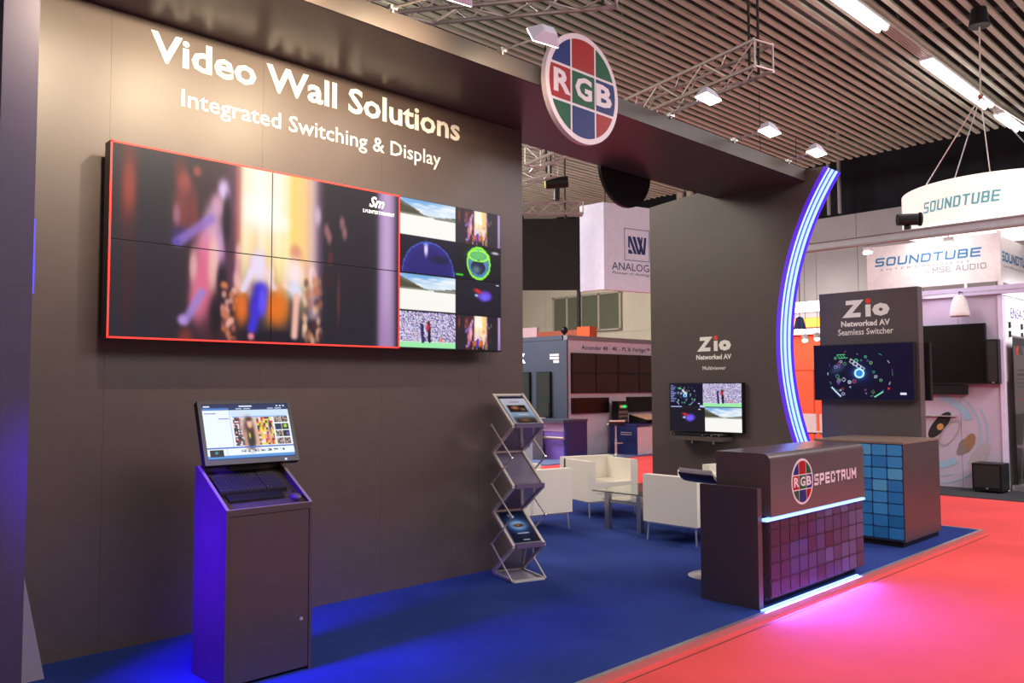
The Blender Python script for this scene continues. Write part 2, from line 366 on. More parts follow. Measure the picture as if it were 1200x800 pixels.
# light fixtures in a row along the ceiling
M_trunk = mat('trunking', (0.50, 0.43, 0.38), 0.5)
tr = thing('light_trunking', 'long ribbed grey trunking on the ceiling carrying the white tube lights', 'trunking', (14, 4.31, 6.44))
for dy in (-0.07, -0.035, 0, 0.035, 0.07): obj('rail', bx(9.0, 17.4, 4.30 + dy - 0.012, 4.30 + dy + 0.012, 6.445, 6.485), M_trunk, tr)
for i, (x0, x1, lb) in enumerate(((9.4, 11.1, 'white ceiling tube light nearest the camera, cut by the upper picture edge'), (12.65, 15.55, 'longest white ceiling tube light, in the middle of the row'), (16.15, 17.4, 'short white ceiling tube light at the far end of the row'))):
    t = thing('tube_light', lb, 'light', ((x0 + x1) / 2, 4.30, 6.40), 'ceiling tube lights')
    obj('housing', bx(x0, x1, 4.20, 4.40, 6.41, 6.444), M_white, t)
    for dy in (-0.05, 0.05):
        bm = B(); rod(bm, (x0 + 0.03, 4.30 + dy, 6.385), (x1 - 0.03, 4.30 + dy, 6.385), 0.034, 8); obj('tube', bm, M_tube, t, smooth=True)

# far hall wall
hw = bpy.data.objects.new('wall_far', None); C.objects.link(hw); hw.location = (20, 9, 0); struct(hw)
yy = -2.0; k = 0
while yy < 25:
    m = M_beige if yy > 13.5 else M_hall
    for z0, z1 in ((-0.04, 1.7), (1.706, 3.30), (3.306, 5.22)):
        obj('wall_panel', bx(20, 20.1, yy + 0.006, yy + 1.494, z0, z1), m, hw)
    obj('parapet_panel', bx(19.95, 20.1, yy + 0.006, yy + 1.494, 5.226, 5.83), m, hw); yy += 1.5
struct(obj('wall_void', bx(24, 24.1, -9, 26, 0, 7.9), mat('black_backdrop', (0.012, 0.012, 0.016), 0.95, scale=3, var=0.4)))  # black sheets added behind the far wall so the unlit void stays dark
struct(obj('wall_backdrop', bx(20.3, 20.35, -9, 26, 5.7, 7.9), MATS['black_backdrop']))
# windows in the far wall
M_glass = mat('lightened_green_glass', (0.17, 0.18, 0.11), 0.10, spec=0.8)  # base colour lightened to stand in for hall reflections in the panes
for i in range(1):
    win = struct(thing('window_1', 'w', 'window', (19.94, 17.1, 3.38))); del win['label']; del win['category']
    M_fr = mat('beige_frame', (0.55, 0.48, 0.36), 0.5)
    ys = [15.75, 16.75, 17.2, 17.75, 18.55]
    ys = [15.78, 16.62, 17.35, 17.95, 18.55]
    for a, b in zip(ys[:-1], ys[1:]): obj('pane', bx(19.93, 19.945, a + 0.03, b - 0.03, 3.42, 4.50), M_glass, win)
    for a in ys: obj('frame', bx(19.90, 19.949, a - 0.035, a + 0.035, 3.38, 4.55), M_fr, win)
    for z in (3.36, 4.50): obj('frame', bx(19.90, 19.949, 15.74, 18.59, z, z + 0.06), M_fr, win)
# two pipes and poles against the added dark backdrop
for x, y_, r, lb in ((19.75, 13.42, 0.11, 'cream round pipe under the ceiling edge, left of the pair'), (19.75, 13.09, 0.11, 'cream round pipe under the ceiling edge, right of the pair')):
    bm = B(); rod(bm, (x, y_, -.04), (x, y_, 7.8), r, 14); tag(obj('pipe', bm, M_beige, smooth=True), lb, 'pipe', 'cream pipes')
for y_, lb in ((9.05, 'thin dark grey pole behind the arch top, nearer the arch'), (8.78, 'thin dark grey pole behind the arch top, second from the arch')):
    bm = B(); rod(bm, (19.7, y_, 5.84), (19.7, y_, 7.85), 0.045, 10); tag(obj('pole', bm, M_hall, smooth=True), lb, 'pole', 'dark poles')
# ================================================================ VIDEO WALL
def concert(n=160, m=90):
    im = Img(n, m, (0.15, 0.13, 0.17))
    im.blob(.05, .20, .028, .30, (.42, .13, .12), .9); im.blob(.052, .22, .018, .14, (.66, .27, .18), .8); im.blob(.055, .7, .02, .3, (.24, .11, .14), .8)
    im.soft(.24, -.1, .38, 1.1, (.30, .12, .16), .7, .03)
    for q in ((.20, .10, .022, .09, (.42, .15, .14)), (.212, .16, .022, .07, (.72, .32, .28)), (.205, .30, .03, .16, (.55, .22, .22)), (.19, .33, .012, .06, (.62, .42, .50)), (.24, .30, .018, .14, (.50, .20, .20)), (.25, .08, .014, .03, (.70, .30, .26)), (.20, .44, .03, .05, (.20, .15, .40))): im.blob(*q, .85)
    im.soft(.385, -.2, .655, .66, (1.0, .90, .66), 1, .006, .05)
    for i in range(30):
        u = rng.uniform(.385, .64); im.soft(u, -.2, u + rng.uniform(.006, .02), rng.uniform(.5, .85), [(1, .97, .85), (1, .84, .45), (1, .92, .55), (.93, .66, .36)][i % 4], .5, .004, .06)
    im.soft(.405, -.2, .50, .40, (1, 1, 1), .95, .014, .08); im.soft(.49, -.2, .545, .36, (1, 1, .97), .9, .01, .08); im.blob(.46, .24, .07, .10, (1, 1, .98), .9); im.blob(.53, .30, .04, .05, (1, 1, .95), .8)
    im.soft(.565, -.2, .60, .50, (1, .84, .40), .7, .006); im.soft(.60, -.2, .64, .62, (.98, .74, .42), .6, .008); im.soft(.635, -.2, .672, .85, (.86, .70, .78), .8, .008); im.soft(.668, -.2, .69, .7, (.40, .28, .38), .6, .008)
    im.soft(.375, -.2, .39, .7, (.85, .42, .40), .9, .004); im.soft(.345, -.2, .378, .7, (.42, .22, .34), .7, .008)
    for i in range(26):
        im.blob(rng.uniform(.38, .66), rng.uniform(.46, .72), .012, .05, [(1, .82, .76), (.98, .72, .45), (1, .92, .95), (.9, .66, .7)][i % 4], .6)
    # person with a raised arm on the left of the curtain
    im.blob(.335, .16, .020, .065, (.88, .76, .94), 1); im.blob(.315, .25, .022, .07, (.84, .62, .72), .95); im.blob(.300, .36, .030, .12, (.82, .64, .76), .95); im.blob(.285, .48, .034, .11, (.88, .62, .74), .9)
    im.line(.295, .33, .20, .47, .03, (.58, .44, .80), .8); im.blob(.19, .48, .015, .025, (.35, .28, .65), .9)
    im.blob(.325, .50, .018, .12, (.86, .66, .86), .8); im.blob(.305, .52, .016, .10, (.98, .80, .78), .8)
    im.blob(.275, .66, .036, .22, (.90, .42, .56), .95); im.blob(.305, .60, .018, .14, (.95, .74, .70), .85); im.blob(.243, .60, .014, .10, (.95, .72, .70), .8); im.blob(.255, .78, .026, .12, (.86, .45, .55), .85)
    im.line(.27, .74, .22, .90, .026, (.62, .50, .82), .85); im.blob(.212, .89, .015, .03, (.72, .56, .86), .9); im.blob(.222, .99, .022, .06, (.52, .20, .16), .8)
    im.blob(.347, .32, .012, .14, (.10, .06, .12), .9); im.blob(.333, .66, .016, .10, (.10, .06, .12), .9); im.blob(.315, .86, .02, .12, (.10, .06, .10), .9)
    for i in range(44):
        im.blob(rng.uniform(.335, .385), rng.uniform(.68, 1.0), .009, .022, [(.78, .45, .38), (.95, .70, .66), (.35, .14, .14), (.85, .5, .3)][i % 4], .7)
        im.blob(rng.uniform(.615, .685), rng.uniform(.60, 1.0), .009, .028, [(.82, .58, .42), (.95, .78, .66), (.34, .14, .16), (.75, .45, .34)][i % 4], .65)
    im.blob(.40, .80, .024, .10, (.88, .42, .12), 1); im.blob(.52, .79, .045, .12, (.90, .45, .10), 1); im.soft(.39, .93, .60, 1.1, (.10, .06, .12), .95, .01)
    im.blob(.455, .56, .030, .10, (.92, .86, .97), 1); im.line(.43, .60, .405, .70, .024, (.92, .86, .97), .9); im.line(.48, .58, .51, .68, .02, (.95, .84, .88), .8)
    im.line(.462, .70, .452, .80, .050, (.20, .13, .78), 1); im.line(.452, .80, .435, .92, .030, (.24, .17, .82), 1); im.blob(.47, .76, .016, .09, (.42, .34, .98), .8); im.blob(.432, .965, .012, .022, (.88, .48, .58), 1)
    im.blob(.585, .46, .020, .05, (.88, .58, .46), 1); im.blob(.582, .58, .030, .09, (1, .90, .90), 1); im.line(.55, .66, .60, .70, .018, (1, .84, .78), .7); im.blob(.583, .68, .026, .06, (.88, .88, .98), .9)
    im.line(.59, .72, .583, .95, .024, (.97, .74, .68), .95)
    im.soft(.69, -.2, .90, 1.2, (.14, .12, .16), .95, .006)
    for c in ((.70, .30), (.71, .34), (.76, .24), (.77, .30)): im.blob(c[0], c[1], .011, .045, (.66, .42, .44), .8)
    im.blob(.715, .47, .01, .05, (.45, .15, .16), .7); im.blob(.748, .72, .007, .15, (.40, .20, .22), .7); im.blob(.665, .22, .014, .06, (.86, .74, .84), .8); im.blob(.705, .60, .02, .06, (.22, .10, .12), .7)
    im.soft(.908, -.2, .982, 1.2, (.64, .50, .70), .95, .005); im.soft(.925, -.2, .965, .8, (.84, .72, .88), .7, .006, .1)
    return im
def road(n=64, m=40):
    im = Img(n, m, (.98, .97, .95))
    im.rect(0, 0, 1, .40, (.86, .92, .97)); im.soft(-.1, -.1, .75, .16, (.30, .58, .86), .9, .1, .06)
    for i in range(14): im.blob(rng.uniform(.2, 1), rng.uniform(.08, .34), .10, .04, (.96, .97, .99), .7)
    im.put((im.V > .06 + im.U * .75) & (im.V < .42) & (im.U < .55), (.42, .40, .34)); im.put((im.V > .16 + im.U * .5) & (im.V < .42) & (im.U < .5), (.30, .30, .22))
    im.put((im.V > .40 - (im.U - .6) * .2) & (im.V < .44) & (im.U > .6), (.45, .45, .40)); im.rect(0, .38, 1, .43, (.62, .63, .58), .6)
    return im
def crowd(n=72, m=48):
    im = Img(n, m); im.noise(0, 0, 1, 1, [(.85, .85, .95), (.30, .25, .55), (.95, .93, 1), (.55, .5, .75), (.9, .75, .8), (.4, .35, .5), (.7, .72, .9)])
    im.rect(0, .84, 1, 1, (.62, .93, .68)); im.rect(0, .82, 1, .85, (.85, .9, .85))
    im.line(.38, .35, .40, .82, .05, (.20, .16, .38)); im.line(.50, .30, .52, .80, .055, (.12, .10, .20)); im.blob(.49, .40, .03, .12, (.85, .15, .2), 1); im.blob(.74, .76, .03, .06, (.95, .5, .35), 1)
    return im
def thermal(n=60, m=44):
    im = Img(n, m, (.05, .03, .14)); im.ell(.5, .95, .46, .85, (.16, .12, .50)); im.ell(.5, 1.0, .38, .75, (.13, .10, .45)); im.blob(.72, .55, .2, .12, (.05, .04, .18), .8)
    im.blob(.45, .3, .035, .2, (.95, .85, 1), 1); im.blob(.45, .16, .05, .04, (.5, .6, .95), .8); im.ring(.5, .95, .46, .85, .02, (.25, .35, .75)); return im
def scan(n=60, m=44):
    im = Img(n, m, (.03, .03, .07)); im.ell(.48, .5, .25, .46, (.30, .50, .70)); im.blob(.47, .28, .24, .2, (.45, .85, .35), .8); im.ell(.47, .62, .16, .22, (.10, .14, .26)); im.blob(.43, .7, .1, .13, (.5, .6, .65), .7)
    im.ring(.48, .5, .25, .46, .07, (.55, .95, .25)); im.ring(.48, .28, .22, .16, .12, (.65, 1, .3)); im.blob(.86, .13, .09, .04, (.9, .85, .9), .9); im.rect(0, .88, .15, .91, (.2, .8, .2)); return im
def sector(n=60, m=44):
    im = Img(n, m, (.09, .08, .14)); im.blob(.62, .42, .16, .17, (.45, .25, .85), 1, .6, 3); im.blob(.62, .45, .1, .11, (.40, .42, .95), .9, .5); im.blob(.46, .28, .10, .06, (.85, .15, .2), 1, .5); im.blob(.43, .42, .045, .05, (.75, .85, 1), 1); im.rect(.88, .05, .94, .09, (.9, .9, .95)); return im
def radar(n=150, m=100, big=True):
    im = Img(n, m, (.045, .03, .16)); t = .004 if big else .012
    cols = [(.25, .65, .5), (.75, .8, .9), (.45, .28, .7), (.3, .6, .4), (.6, .28, .35), (.6, .6, .75), (.4, .6, .3)]
    cx, cy = .47, .52
    im.blob(.25, .42, .06, .12, (.20, .26, .40), .9, .6)
    im.blob(cx, cy, .12, .2, (.10, .16, .36), .8); im.blob(cx, cy, .06, .10, (.2, .6, .95), .9); im.ring(cx, cy, .043, .075, .2, (.75, .98, 1)); im.ell(cx, cy, .02, .035, (.2, .55, .9))
    for i in range(34):
        a = rng.uniform(0, 6.28); r = rng.uniform(.32, .95); x = cx + .36 * r * math.cos(a); y = cy + .46 * r * math.sin(a); c = cols[i % 7]; s = rng.uniform(.012, .022)
        if i % 3 == 0: im.ring(x, y, s * .8, s * 1.4, .35, c)
        elif i % 3 == 1:
            dx, dy = s * math.cos(a + .6), s * 1.7 * math.sin(a + .6); q = [(x - dx, y - dy), (x + dy * .55, y - dx * 1.7), (x + dx, y + dy), (x - dy * .55, y + dx * 1.7)]
            for k in range(4): im.line(*q[k], *q[(k + 1) % 4], t, c)
        else: im.blob(x, y, s * .6, s, c, .9)
    for k in range(4):
        x, y = .39 + .035 * k, .26 + .045 * k
        q = [(x, y), (x + .03, y + .035), (x + .012, y + .085), (x - .018, y + .05)]
        for j in range(4): im.line(*q[j], *q[(j + 1) % 4], t, (.92, .96, 1))
    for k in range(3): im.line(.24 + .03 * k, .17, .27 + .03 * k, .24, t, (.4, .85, .6)); 
    im.line(.24, .17, .33, .17, t, (.4, .85, .6)); im.line(.26, .24, .35, .23, t, (.4, .85, .6))
    for a in range(0, 360, 22):
        if a in (88, 110, 264, 286): continue
        r = math.radians(a); x, y = cx + .33 * math.cos(r), cy + .44 * math.sin(r); im.line(x, y, x - .03 * math.sin(r), y + .045 * math.cos(r), t * 1.4, cols[a % 7], .9)
    im.line(.18, .78, .27, .94, .014, (.75, .85, .95)); im.line(.62, .95, .70, .86, .010, (.5, .9, .7)); im.rect(.87, .87, .93, .91, (.9, .9, 1)); im.blob(.76, .8, .012, .02, (1, .25, .25), 1)
    return im

V0x, V1x, Vz0, Vz1, Vy = 1.745, 5.075, 1.955, 3.19, 5.37
# panel edges on the y = 5.37 plane
cols3 = [1.742, 2.838, 3.955, 5.08]
big = concert(300, 170)
rc, cc = road(), crowd()
colimg = Img(140, 170, (.04, .03, .08))
small = concert(56, 40)
tiles = [[rc, small], [thermal(), scan()], [rc, sector()], [cc, small]]
for r in range(4):
    for c in range(2):
        colimg.paste(tiles[r][c], .0 + c * .53, .003 + r * .25, .52 + c * .48, .243 + r * .25)
M_bezel = mat('display_bezel', (0.015, 0.014, 0.02), 0.4)
M_redline = mat('red_screen_line', (0.5, 0.02, 0.01), 0.5, emit=(1.0, 0.045, 0.035), es=1.0)
M_scrtext = mat('screen_lettering', (1, 1, 1), 0.5, emit=(1, 1, 1), es=0.95)
zm = (Vz0 + Vz1) / 2
names_c = ['at the left end', 'in the middle', 'at the right end']
for c in range(3):
    for r in range(2):
        x0, x1 = cols3[c], cols3[c + 1]; z0, z1 = (zm, Vz1) if r == 0 else (Vz0, zm)
        desc = {(0, 0): 'upper left video wall display, dark concert scene with a raised arm and bright curtain edge', (0, 1): 'lower left video wall display, pink dress and blue trousers against dark',
                (1, 0): 'upper middle video wall display, glowing yellow curtain and a white logo', (1, 1): 'lower middle video wall display, seated figure in white and purple pillar',
                (2, 0): 'upper right video wall display split into road, heat, concert and scan pictures', (2, 1): 'lower right video wall display split into road, football crowd and small pictures'}[(c, r)]
        t = thing('video_wall_display', desc, 'display', ((x0 + x1) / 2, 5.45, z0), 'six displays of the video wall')
        obj('casing', bx(x0 + 0.001, x1 - 0.001, Vy + 0.004, 5.47, z0 + 0.001, z1 - 0.001), M_bezel, t)
        obj('bracket', bx(x0 + 0.3, x1 - 0.3, 5.47, 5.569, z0 + 0.2, z1 - 0.2), M_blackm, t)
        g = 0.0035
        if c < 2:
            a = big.a[r * 85:(r + 1) * 85, c * 150:(c + 1) * 150]
        else: a = colimg.a[r * 85:(r + 1) * 85]
        picture('screen', a, (x0 + g, Vy, z1 - g), X_, NZ, x1 - x0 - 2 * g, z1 - z0 - 2 * g, M_scr, t)
        if c < 2:
            bm = B(); e = 0.012; y0, y1 = Vy - 0.0025, Vy - 0.001
            box(bm, x0, x1, y0, y1, *((z1 - e, z1) if r == 0 else (z0, z0 + e)))
            if c == 0: box(bm, x0, x0 + e, y0, y1, z0, z1)
            else: box(bm, x1 - e, x1, y0, y1, z0, z1)
            obj('red_picture_border', bm, M_redline, t)
        if (c, r) == (1, 0):
            text('Sm', (3.66, Vy - 0.002, 3.055), X_, Z_, 0.14, 0.085, M_scrtext, t, shear=0.35, bold=0.02)
            text('S.M.ENTERTAINMENT', (3.60, Vy - 0.002, 3.005), X_, Z_, 0.30, 0.026, M_scrtext, t)

# ================================================================ KIOSK
kx0, kx1, ky0, ky1 = 2.067, 2.60, 4.385, 4.80
k = thing('kiosk_cabinet', 'dark taupe kiosk cabinet with sloping open top and locked door, lit blue on its left', 'cabinet', ((kx0 + kx1) / 2, (ky0 + ky1) / 2, 0))
side = [(0, ky0, 0), (0, ky1, 0), (0, ky1, 1.19), (0, ky1 - .03, 1.19), (0, ky0, 0.97)]
for x in (kx0, kx1 - 0.018):
    obj('side_panel', prism(B(), [(x, y, z) for _, y, z in side], (0.018, 0, 0)), M_cab, k)
    obj('edge_band', prism(B(), [(x, ky0, .97), (x, ky1 - .03, 1.19), (x, ky1 - .03, 1.193), (x, ky0, .973)], (0.018, 0, 0)), M_cabedge, k)
obj('back_panel', bx(kx0 + .018, kx1 - .018, ky1 - .018, ky1, 0, 1.19), M_cab, k)
obj('shelf', prism(B(), [(kx0 + .018, ky0 + .02, .96), (kx0 + .018, ky1 - .018, 1.1465), (kx0 + .018, ky1 - .018, 1.13), (kx0 + .018, ky0 + .02, .945)], (kx1 - kx0 - .036, 0, 0)), M_cab, k)
obj('front_rail', bx(kx0 + .018, kx1 - .018, ky0, ky0 + .018, .935, .97), M_cab, k)
obj('rail_edge', bx(kx0 + .018, kx1 - .018, ky0, ky0 + .02, .9703, .973), M_cabedge, k)
d = obj('door', bx(kx0 + .021, kx1 - .021, ky0 + .004, ky0 + .02, .02, .931), M_cab, k)
bm = B(); disc(bm, (kx1 - .065, ky0 + .004, .30), X_, (0, 0, 1), .010, .004, 16); lock = obj('lock', bm, M_chrome, d); lock.location = (0, 0, 0)
# keyboard with separate keys
kb = thing('keyboard', 'black computer keyboard lying on the sloping shelf of the kiosk', 'keyboard', (2.29, 4.59, 1.05))
sl = 0.5
def shz(y): return .96 + (y - (ky0 + .02)) * sl
def kbox(bm, x0, x1, y0, y1, t0, t1):
    a = [(x0, y0, shz(y0) + t0), (x1, y0, shz(y0) + t0), (x1, y1, shz(y1) + t0), (x0, y1, shz(y1) + t0), (x0, y0, shz(y0) + t1), (x1, y0, shz(y0) + t1), (x1, y1, shz(y1) + t1), (x0, y1, shz(y1) + t1)]
    v = [bm.verts.new(p_) for p_ in a]
    for f in ((3, 2, 1, 0), (4, 5, 6, 7), (0, 1, 5, 4), (1, 2, 6, 5), (2, 3, 7, 6), (3, 0, 4, 7)): bm.faces.new([v[i] for i in f])
    return bm
obj('keyboard_base', kbox(B(), 2.10, 2.515, 4.535, 4.705, .004, .022), M_black, kb, bevel=0.004)
M_key = mat('key_cap', (0.035, 0.035, 0.04), 0.45)
keys0 = None
for r in range(6):
    for c in range(20):
        x = 2.108 + c * .0201 + (0.004 if c > 13 else 0); yk = 4.545 + r * .0262
        o_ = obj('key', kbox(B(), x, x + .0165, yk, yk + .021, .022, .030), M_key, kb)
obj('palm_rest', kbox(B(), 2.13, 2.47, 4.475, 4.534, .004, .014), M_black, kb, bevel=0.01)
ms = thing('computer_mouse', 'small dark computer mouse beside the keyboard in the kiosk', 'mouse', (2.545, 4.47, shz(4.47)))
bm = B(); bmesh.ops.create_uvsphere(bm, u_segments=20, v_segments=12, radius=1, matrix=Matrix.Translation((2.53, 4.46, shz(4.46) + .012)) @ Matrix.Diagonal((.028, .05, .022, 1))); obj('mouse_shell', bm, mat('grey_brown_plastic', (.12, .10, .09), .3), ms, smooth=True)
bm = B(); rod(bm, (2.524, 4.485, shz(4.485) + .030), (2.536, 4.485, shz(4.485) + .030), .006, 10); obj('scroll_wheel', bm, M_black, ms)

# monitor, tilted back
mo = thing('computer_monitor', 'black computer monitor with bright software window, tilted back above the kiosk', 'monitor', (2.35, 4.80, 1.19))
mu = Vector((1, -0.06, 0)).normalized(); mv = Vector((0.0, 0.42, 1)).normalized(); mv = (mv - mu * mv.dot(mu)).normalized(); mn = mu.cross(mv)   # mn points to the viewer side (-Y)
MO = Vector((2.065, 4.66, 1.198)); MW, MH = 0.585, 0.40
def mquad(bm, a0, a1, b0, b1, d0, d1):
    P_ = lambda a, b, d: MO + mu * a + mv * b + mn * d
    v = [bm.verts.new(P_(*q)) for q in ((a0, b0, d0), (a1, b0, d0), (a1, b1, d0), (a0, b1, d0), (a0, b0, d1), (a1, b0, d1), (a1, b1, d1), (a0, b1, d1))]
    for f in ((3, 2, 1, 0), (4, 5, 6, 7), (0, 1, 5, 4), (1, 2, 6, 5), (2, 3, 7, 6), (3, 0, 4, 7)): bm.faces.new([v[i] for i in f])
    return bm
obj('casing', mquad(B(), 0, MW, 0, MH, -.05, -.002), M_black, mo, bevel=.006)
fr = B(); bz = .022
for q in ((0, MW, 0, bz + .006), (0, MW, MH - bz, MH), (0, bz, bz + .006, MH - bz), (MW - bz, MW, bz + .006, MH - bz)): mquad(fr, *q, -.002, .004)
obj('bezel', fr, mat('bezel_plastic', (.04, .035, .035), .35), mo)
mi = Img(200, 124, (.93, .97, 1.0))
mi.rect(0, 0, 1, .07, (.12, .17, .36)); mi.rect(0, .07, .30, .11, (.30, .50, .80)); mi.rect(.30, .07, 1, .11, (.14, .20, .42)); mi.rect(.31, .11, 1, .22, (.82, .90, .98)); mi.rect(.33, .225, .97, .245, (.55, .75, .95))
for a, b in ((.02, .09), (.42, .57), (.86, .88), (.90, .92), (.94, .96)): mi.rect(a, .03, b, .05, (.9, .95, 1))
for a, b in ((.38, .45), (.47, .55), (.75, .82), (.84, .92)): mi.rect(a, .08, b, .095, (.75, .85, .95))
mi.rect(.30, .11, .305, .80, (.5, .6, .85)); mi.rect(.02, .16, .15, .172, (.5, .5, .85)); mi.rect(.17, .26, .29, .272, (.5, .5, .85))
px0, py0, px1, py1 = .33, .25, .79, .76
mi.rect(px0, py0, px1, py1, (.85, .78, .72)); mi.noise(px0, py0, px0 + .12, py1, [(.1, .1, .12), (.9, .9, .9), (.3, .3, .35), (.75, .2, .2)], 3); mi.noise(.60, py0, px1, py1, [(.9, .15, .15), (.95, .85, .2), (.1, .1, .12), (.9, .6, .55), (.95, .92, .9)], 5, .85)
mi.blob(.44, .40, .045, .22, (.90, .84, .82), .9); mi.blob(.50, .55, .07, .30, (.32, .17, .12), 1, 0, 2.5); mi.blob(.455, .66, .03, .2, (.86, .66, .56), .9); mi.blob(.585, .64, .03, .2, (.86, .66, .56), .8)
mi.blob(.515, .37, .032, .085, (.93, .72, .62), 1, 0, 2.5); mi.blob(.515, .28, .04, .04, (.30, .16, .12), .9); mi.blob(.51, .66, .045, .15, (.10, .10, .10), .9); mi.blob(.50, .58, .012, .06, (.95, .85, .2), .9); mi.blob(.65, .45, .02, .10, (.98, .85, .2), .9); mi.blob(.75, .42, .015, .12, (.12, .1, .1), .9); mi.blob(.735, .6, .02, .16, (.85, .65, .55), .9)
for r in range(4):
    for c in range(2):
        a, b = .81 + c * .088, .24 + r * .135
        mi.noise(a, b, a + .08, b + .115, [(.2, .18, .2), (.75, .7, .65), (.6, .45, .4)], 2)
        if (r, c) == (1, 0): mi.rect(a, b, a + .08, b + .115, (.13, .18, .32))
        if (r, c) == (1, 1): mi.rect(a, b, a + .08, b + .115, (.08, .08, .12)); mi.blob(a + .04, b + .05, .025, .04, (.75, .9, .2), 1)
        if (r, c) == (2, 1): mi.rect(a, b, a + .08, b + .115, (.08, .08, .12)); mi.blob(a + .055, b + .06, .02, .04, (.4, .35, .8), 1)
mi.rect(0, .775, 1, .80, (.25, .42, .80)); mi.rect(0, .92, 1, 1, (.30, .58, .86)); mi.rect(0, .97, 1, 1, (.12, .25, .5)); mi.rect(.22, .80, .225, .92, (.6, .75, .9)); mi.rect(.03, .82, .18, .935, (.06, .07, .09)); mi.blob(.10, .87, .02, .03, (.3, .7, .65), .9)
for i in range(7): mi.noise(.38 + i * .075, .83, .43 + i * .075, .87, [(.15, .15, .2), (.85, .9, .95)], 2)
picture('screen', mi.a, MO + mu * bz + mv * (MH - bz) + mn * .001, mu, -mv, MW - 2 * bz, MH - 2 * bz - .006, M_scr, mo)
bm = B(); rod(bm, MO + mu * (MW - .09) + mv * .012 + mn * .0045, MO + mu * (MW - .09) + mv * .012 + mn * .007, .006, 10); obj('power_light', bm, mat('blue_dot', (.2, .3, 1), .5, emit=(.3, .45, 1), es=3), mo)
bm = B(); bar(bm, MO + mu * .29 + mv * .18 + mn * -.07, (2.35, 4.77, 1.18), .05, .12); obj('stand_arm', bm, M_black, mo)
bm = B(); box(bm, 2.25, 2.45, 4.745, 4.781, 1.16, 1.20); obj('stand_foot', bm, M_black, mo)

# ================================================================ BROCHURE STAND
M_standf = mat('pale_satin_metal', (.78, .72, .66), .4, .35)
bs = thing('brochure_stand', 'tall folding zigzag brochure stand at the end of the main wall', 'stand', (5.14, 5.19, 0))
bx0, bx1, yb, yf = 4.965, 5.255, 5.385, 4.985
zb = [1.575, 1.065, .545, .02]; zf = [1.31, .80, .30]
A = []
for i in range(3): A += [(yb, zb[i]), (yf, zf[i])]
A.append((yb, zb[3]))
Bc = [(yb, 1.305), (yf, 1.045), (yb, .785), (yf, .55), (yb, .26), (yf, .012)]
# Pull slightly toward the upright so the two chains cross in an X
for x in (bx0, bx1):
    for i in range(len(A) - 1):
        bm = B(); bar(bm, (x, *A[i]), (x, *A[i + 1]), .024, .024); obj('tray_rail', bm, M_standf, bs)
    xo = x + (-.016 if x == bx0 else .016)
    for i in range(len(Bc) - 1):
        bm = B(); bar(bm, (xo, *Bc[i]), (xo, *Bc[i + 1]), .010, .012); obj('scissor_bar', bm, M_standf, bs)
    for y_, z_ in Bc[:-1]:
        bm = B(); rod(bm, (xo - .01, y_, z_), (xo + .01, y_, z_), .012, 12); obj('joint', bm, M_chrome, bs)
    bm = B(); bar(bm, (x, yb, .012), (x, yf, .012), .014, .022); obj('foot_bar', bm, M_standf, bs)
for y_, z_ in A:
    bm = B(); bar(bm, (bx0, y_, z_), (bx1, y_, z_), .016, .016); obj('cross_bar', bm, M_standf, bs)
bm = B(); bar(bm, (bx0, yf, .012), (bx1, yf, .012), .02, .02); obj('cross_bar', bm, M_standf, bs)
obj('base_plate', bx(bx0 + .01, bx1 - .01, yf + .01, yb - .01, .004, .010), mat('clear_base', (.45, .42, .5), .2, trans=.4), bs)
M_acry = mat('smoky_acrylic', (.32, .28, .40), .12, trans=.55, spec=.6)
M_paper = mat('brochure_back', (.30, .24, .40), .35)
for i in range(3):
    for (ya, za), (yc, zc) in ((A[2 * i], A[2 * i + 1]), (A[2 * i + 1], A[2 * i + 2])):
        nrm = Vector((0, -(zc - za), (yc - ya))).normalized() * .003
        obj('tray_panel', prism(B(), [(bx0 + .012, ya, za - .004), (bx1 - .012, ya, za - .004), (bx1 - .012, yc, zc + .004), (bx0 + .012, yc, zc + .004)], nrm), M_acry, bs)
    y_, z_ = A[2 * i + 1]
    obj('tray_lip', bx(bx0 + .01, bx1 - .01, y_ - .035, y_ - .005, z_ - .012, z_ + .022), mat('lip_plastic', (.12, .09, .18), .3), bs)
PIV = Vector((5.14, 5.19, 0)); RZ = math.radians(-17.5)
bs.rotation_euler = (0, 0, RZ)
# brochures on the trays
b1 = Img(48, 68, (.80, .84, .92)); b1.rect(0, 0, 1, .08, (.10, .10, .2)); b1.soft(0, .4, 1, 1, (.45, .62, .78), .8, .05, .1); b1.rect(.3, .2, .7, .23, (.55, .4, .6)); b1.rect(.12, .33, .85, .6, (.16, .10, .10)); b1.blob(.4, .43, .16, .07, (.75, .5, .35), .9); b1.blob(.68, .5, .1, .06, (.6, .5, .4), .8); b1.rect(.35, .68, .75, .71, (.9, .9, .95)); b1.soft(.1, .8, .95, 1.1, (.15, .10, .08), .9, .03, .03); b1.blob(.5, .9, .2, .05, (.6, .45, .3), .7)
b3 = Img(48, 68, (.07, .10, .20)); b3.blob(.5, .45, .45, .28, (.20, .45, .75), .8); b3.blob(.5, .45, .3, .14, (.8, .9, 1), .9); b3.blob(.52, .46, .22, .06, (.15, .12, .14), 1); b3.blob(.5, .45, .08, .03, (.75, .5, .3), 1); b3.blob(.4, .12, .12, .06, (.6, .6, .7), .9); b3.rect(.3, .7, .75, .73, (.7, .8, .9)); b3.rect(.4, .9, .65, .93, (.6, .7, .8))
M_print = mat('x', (1, 1, 1), .3); 
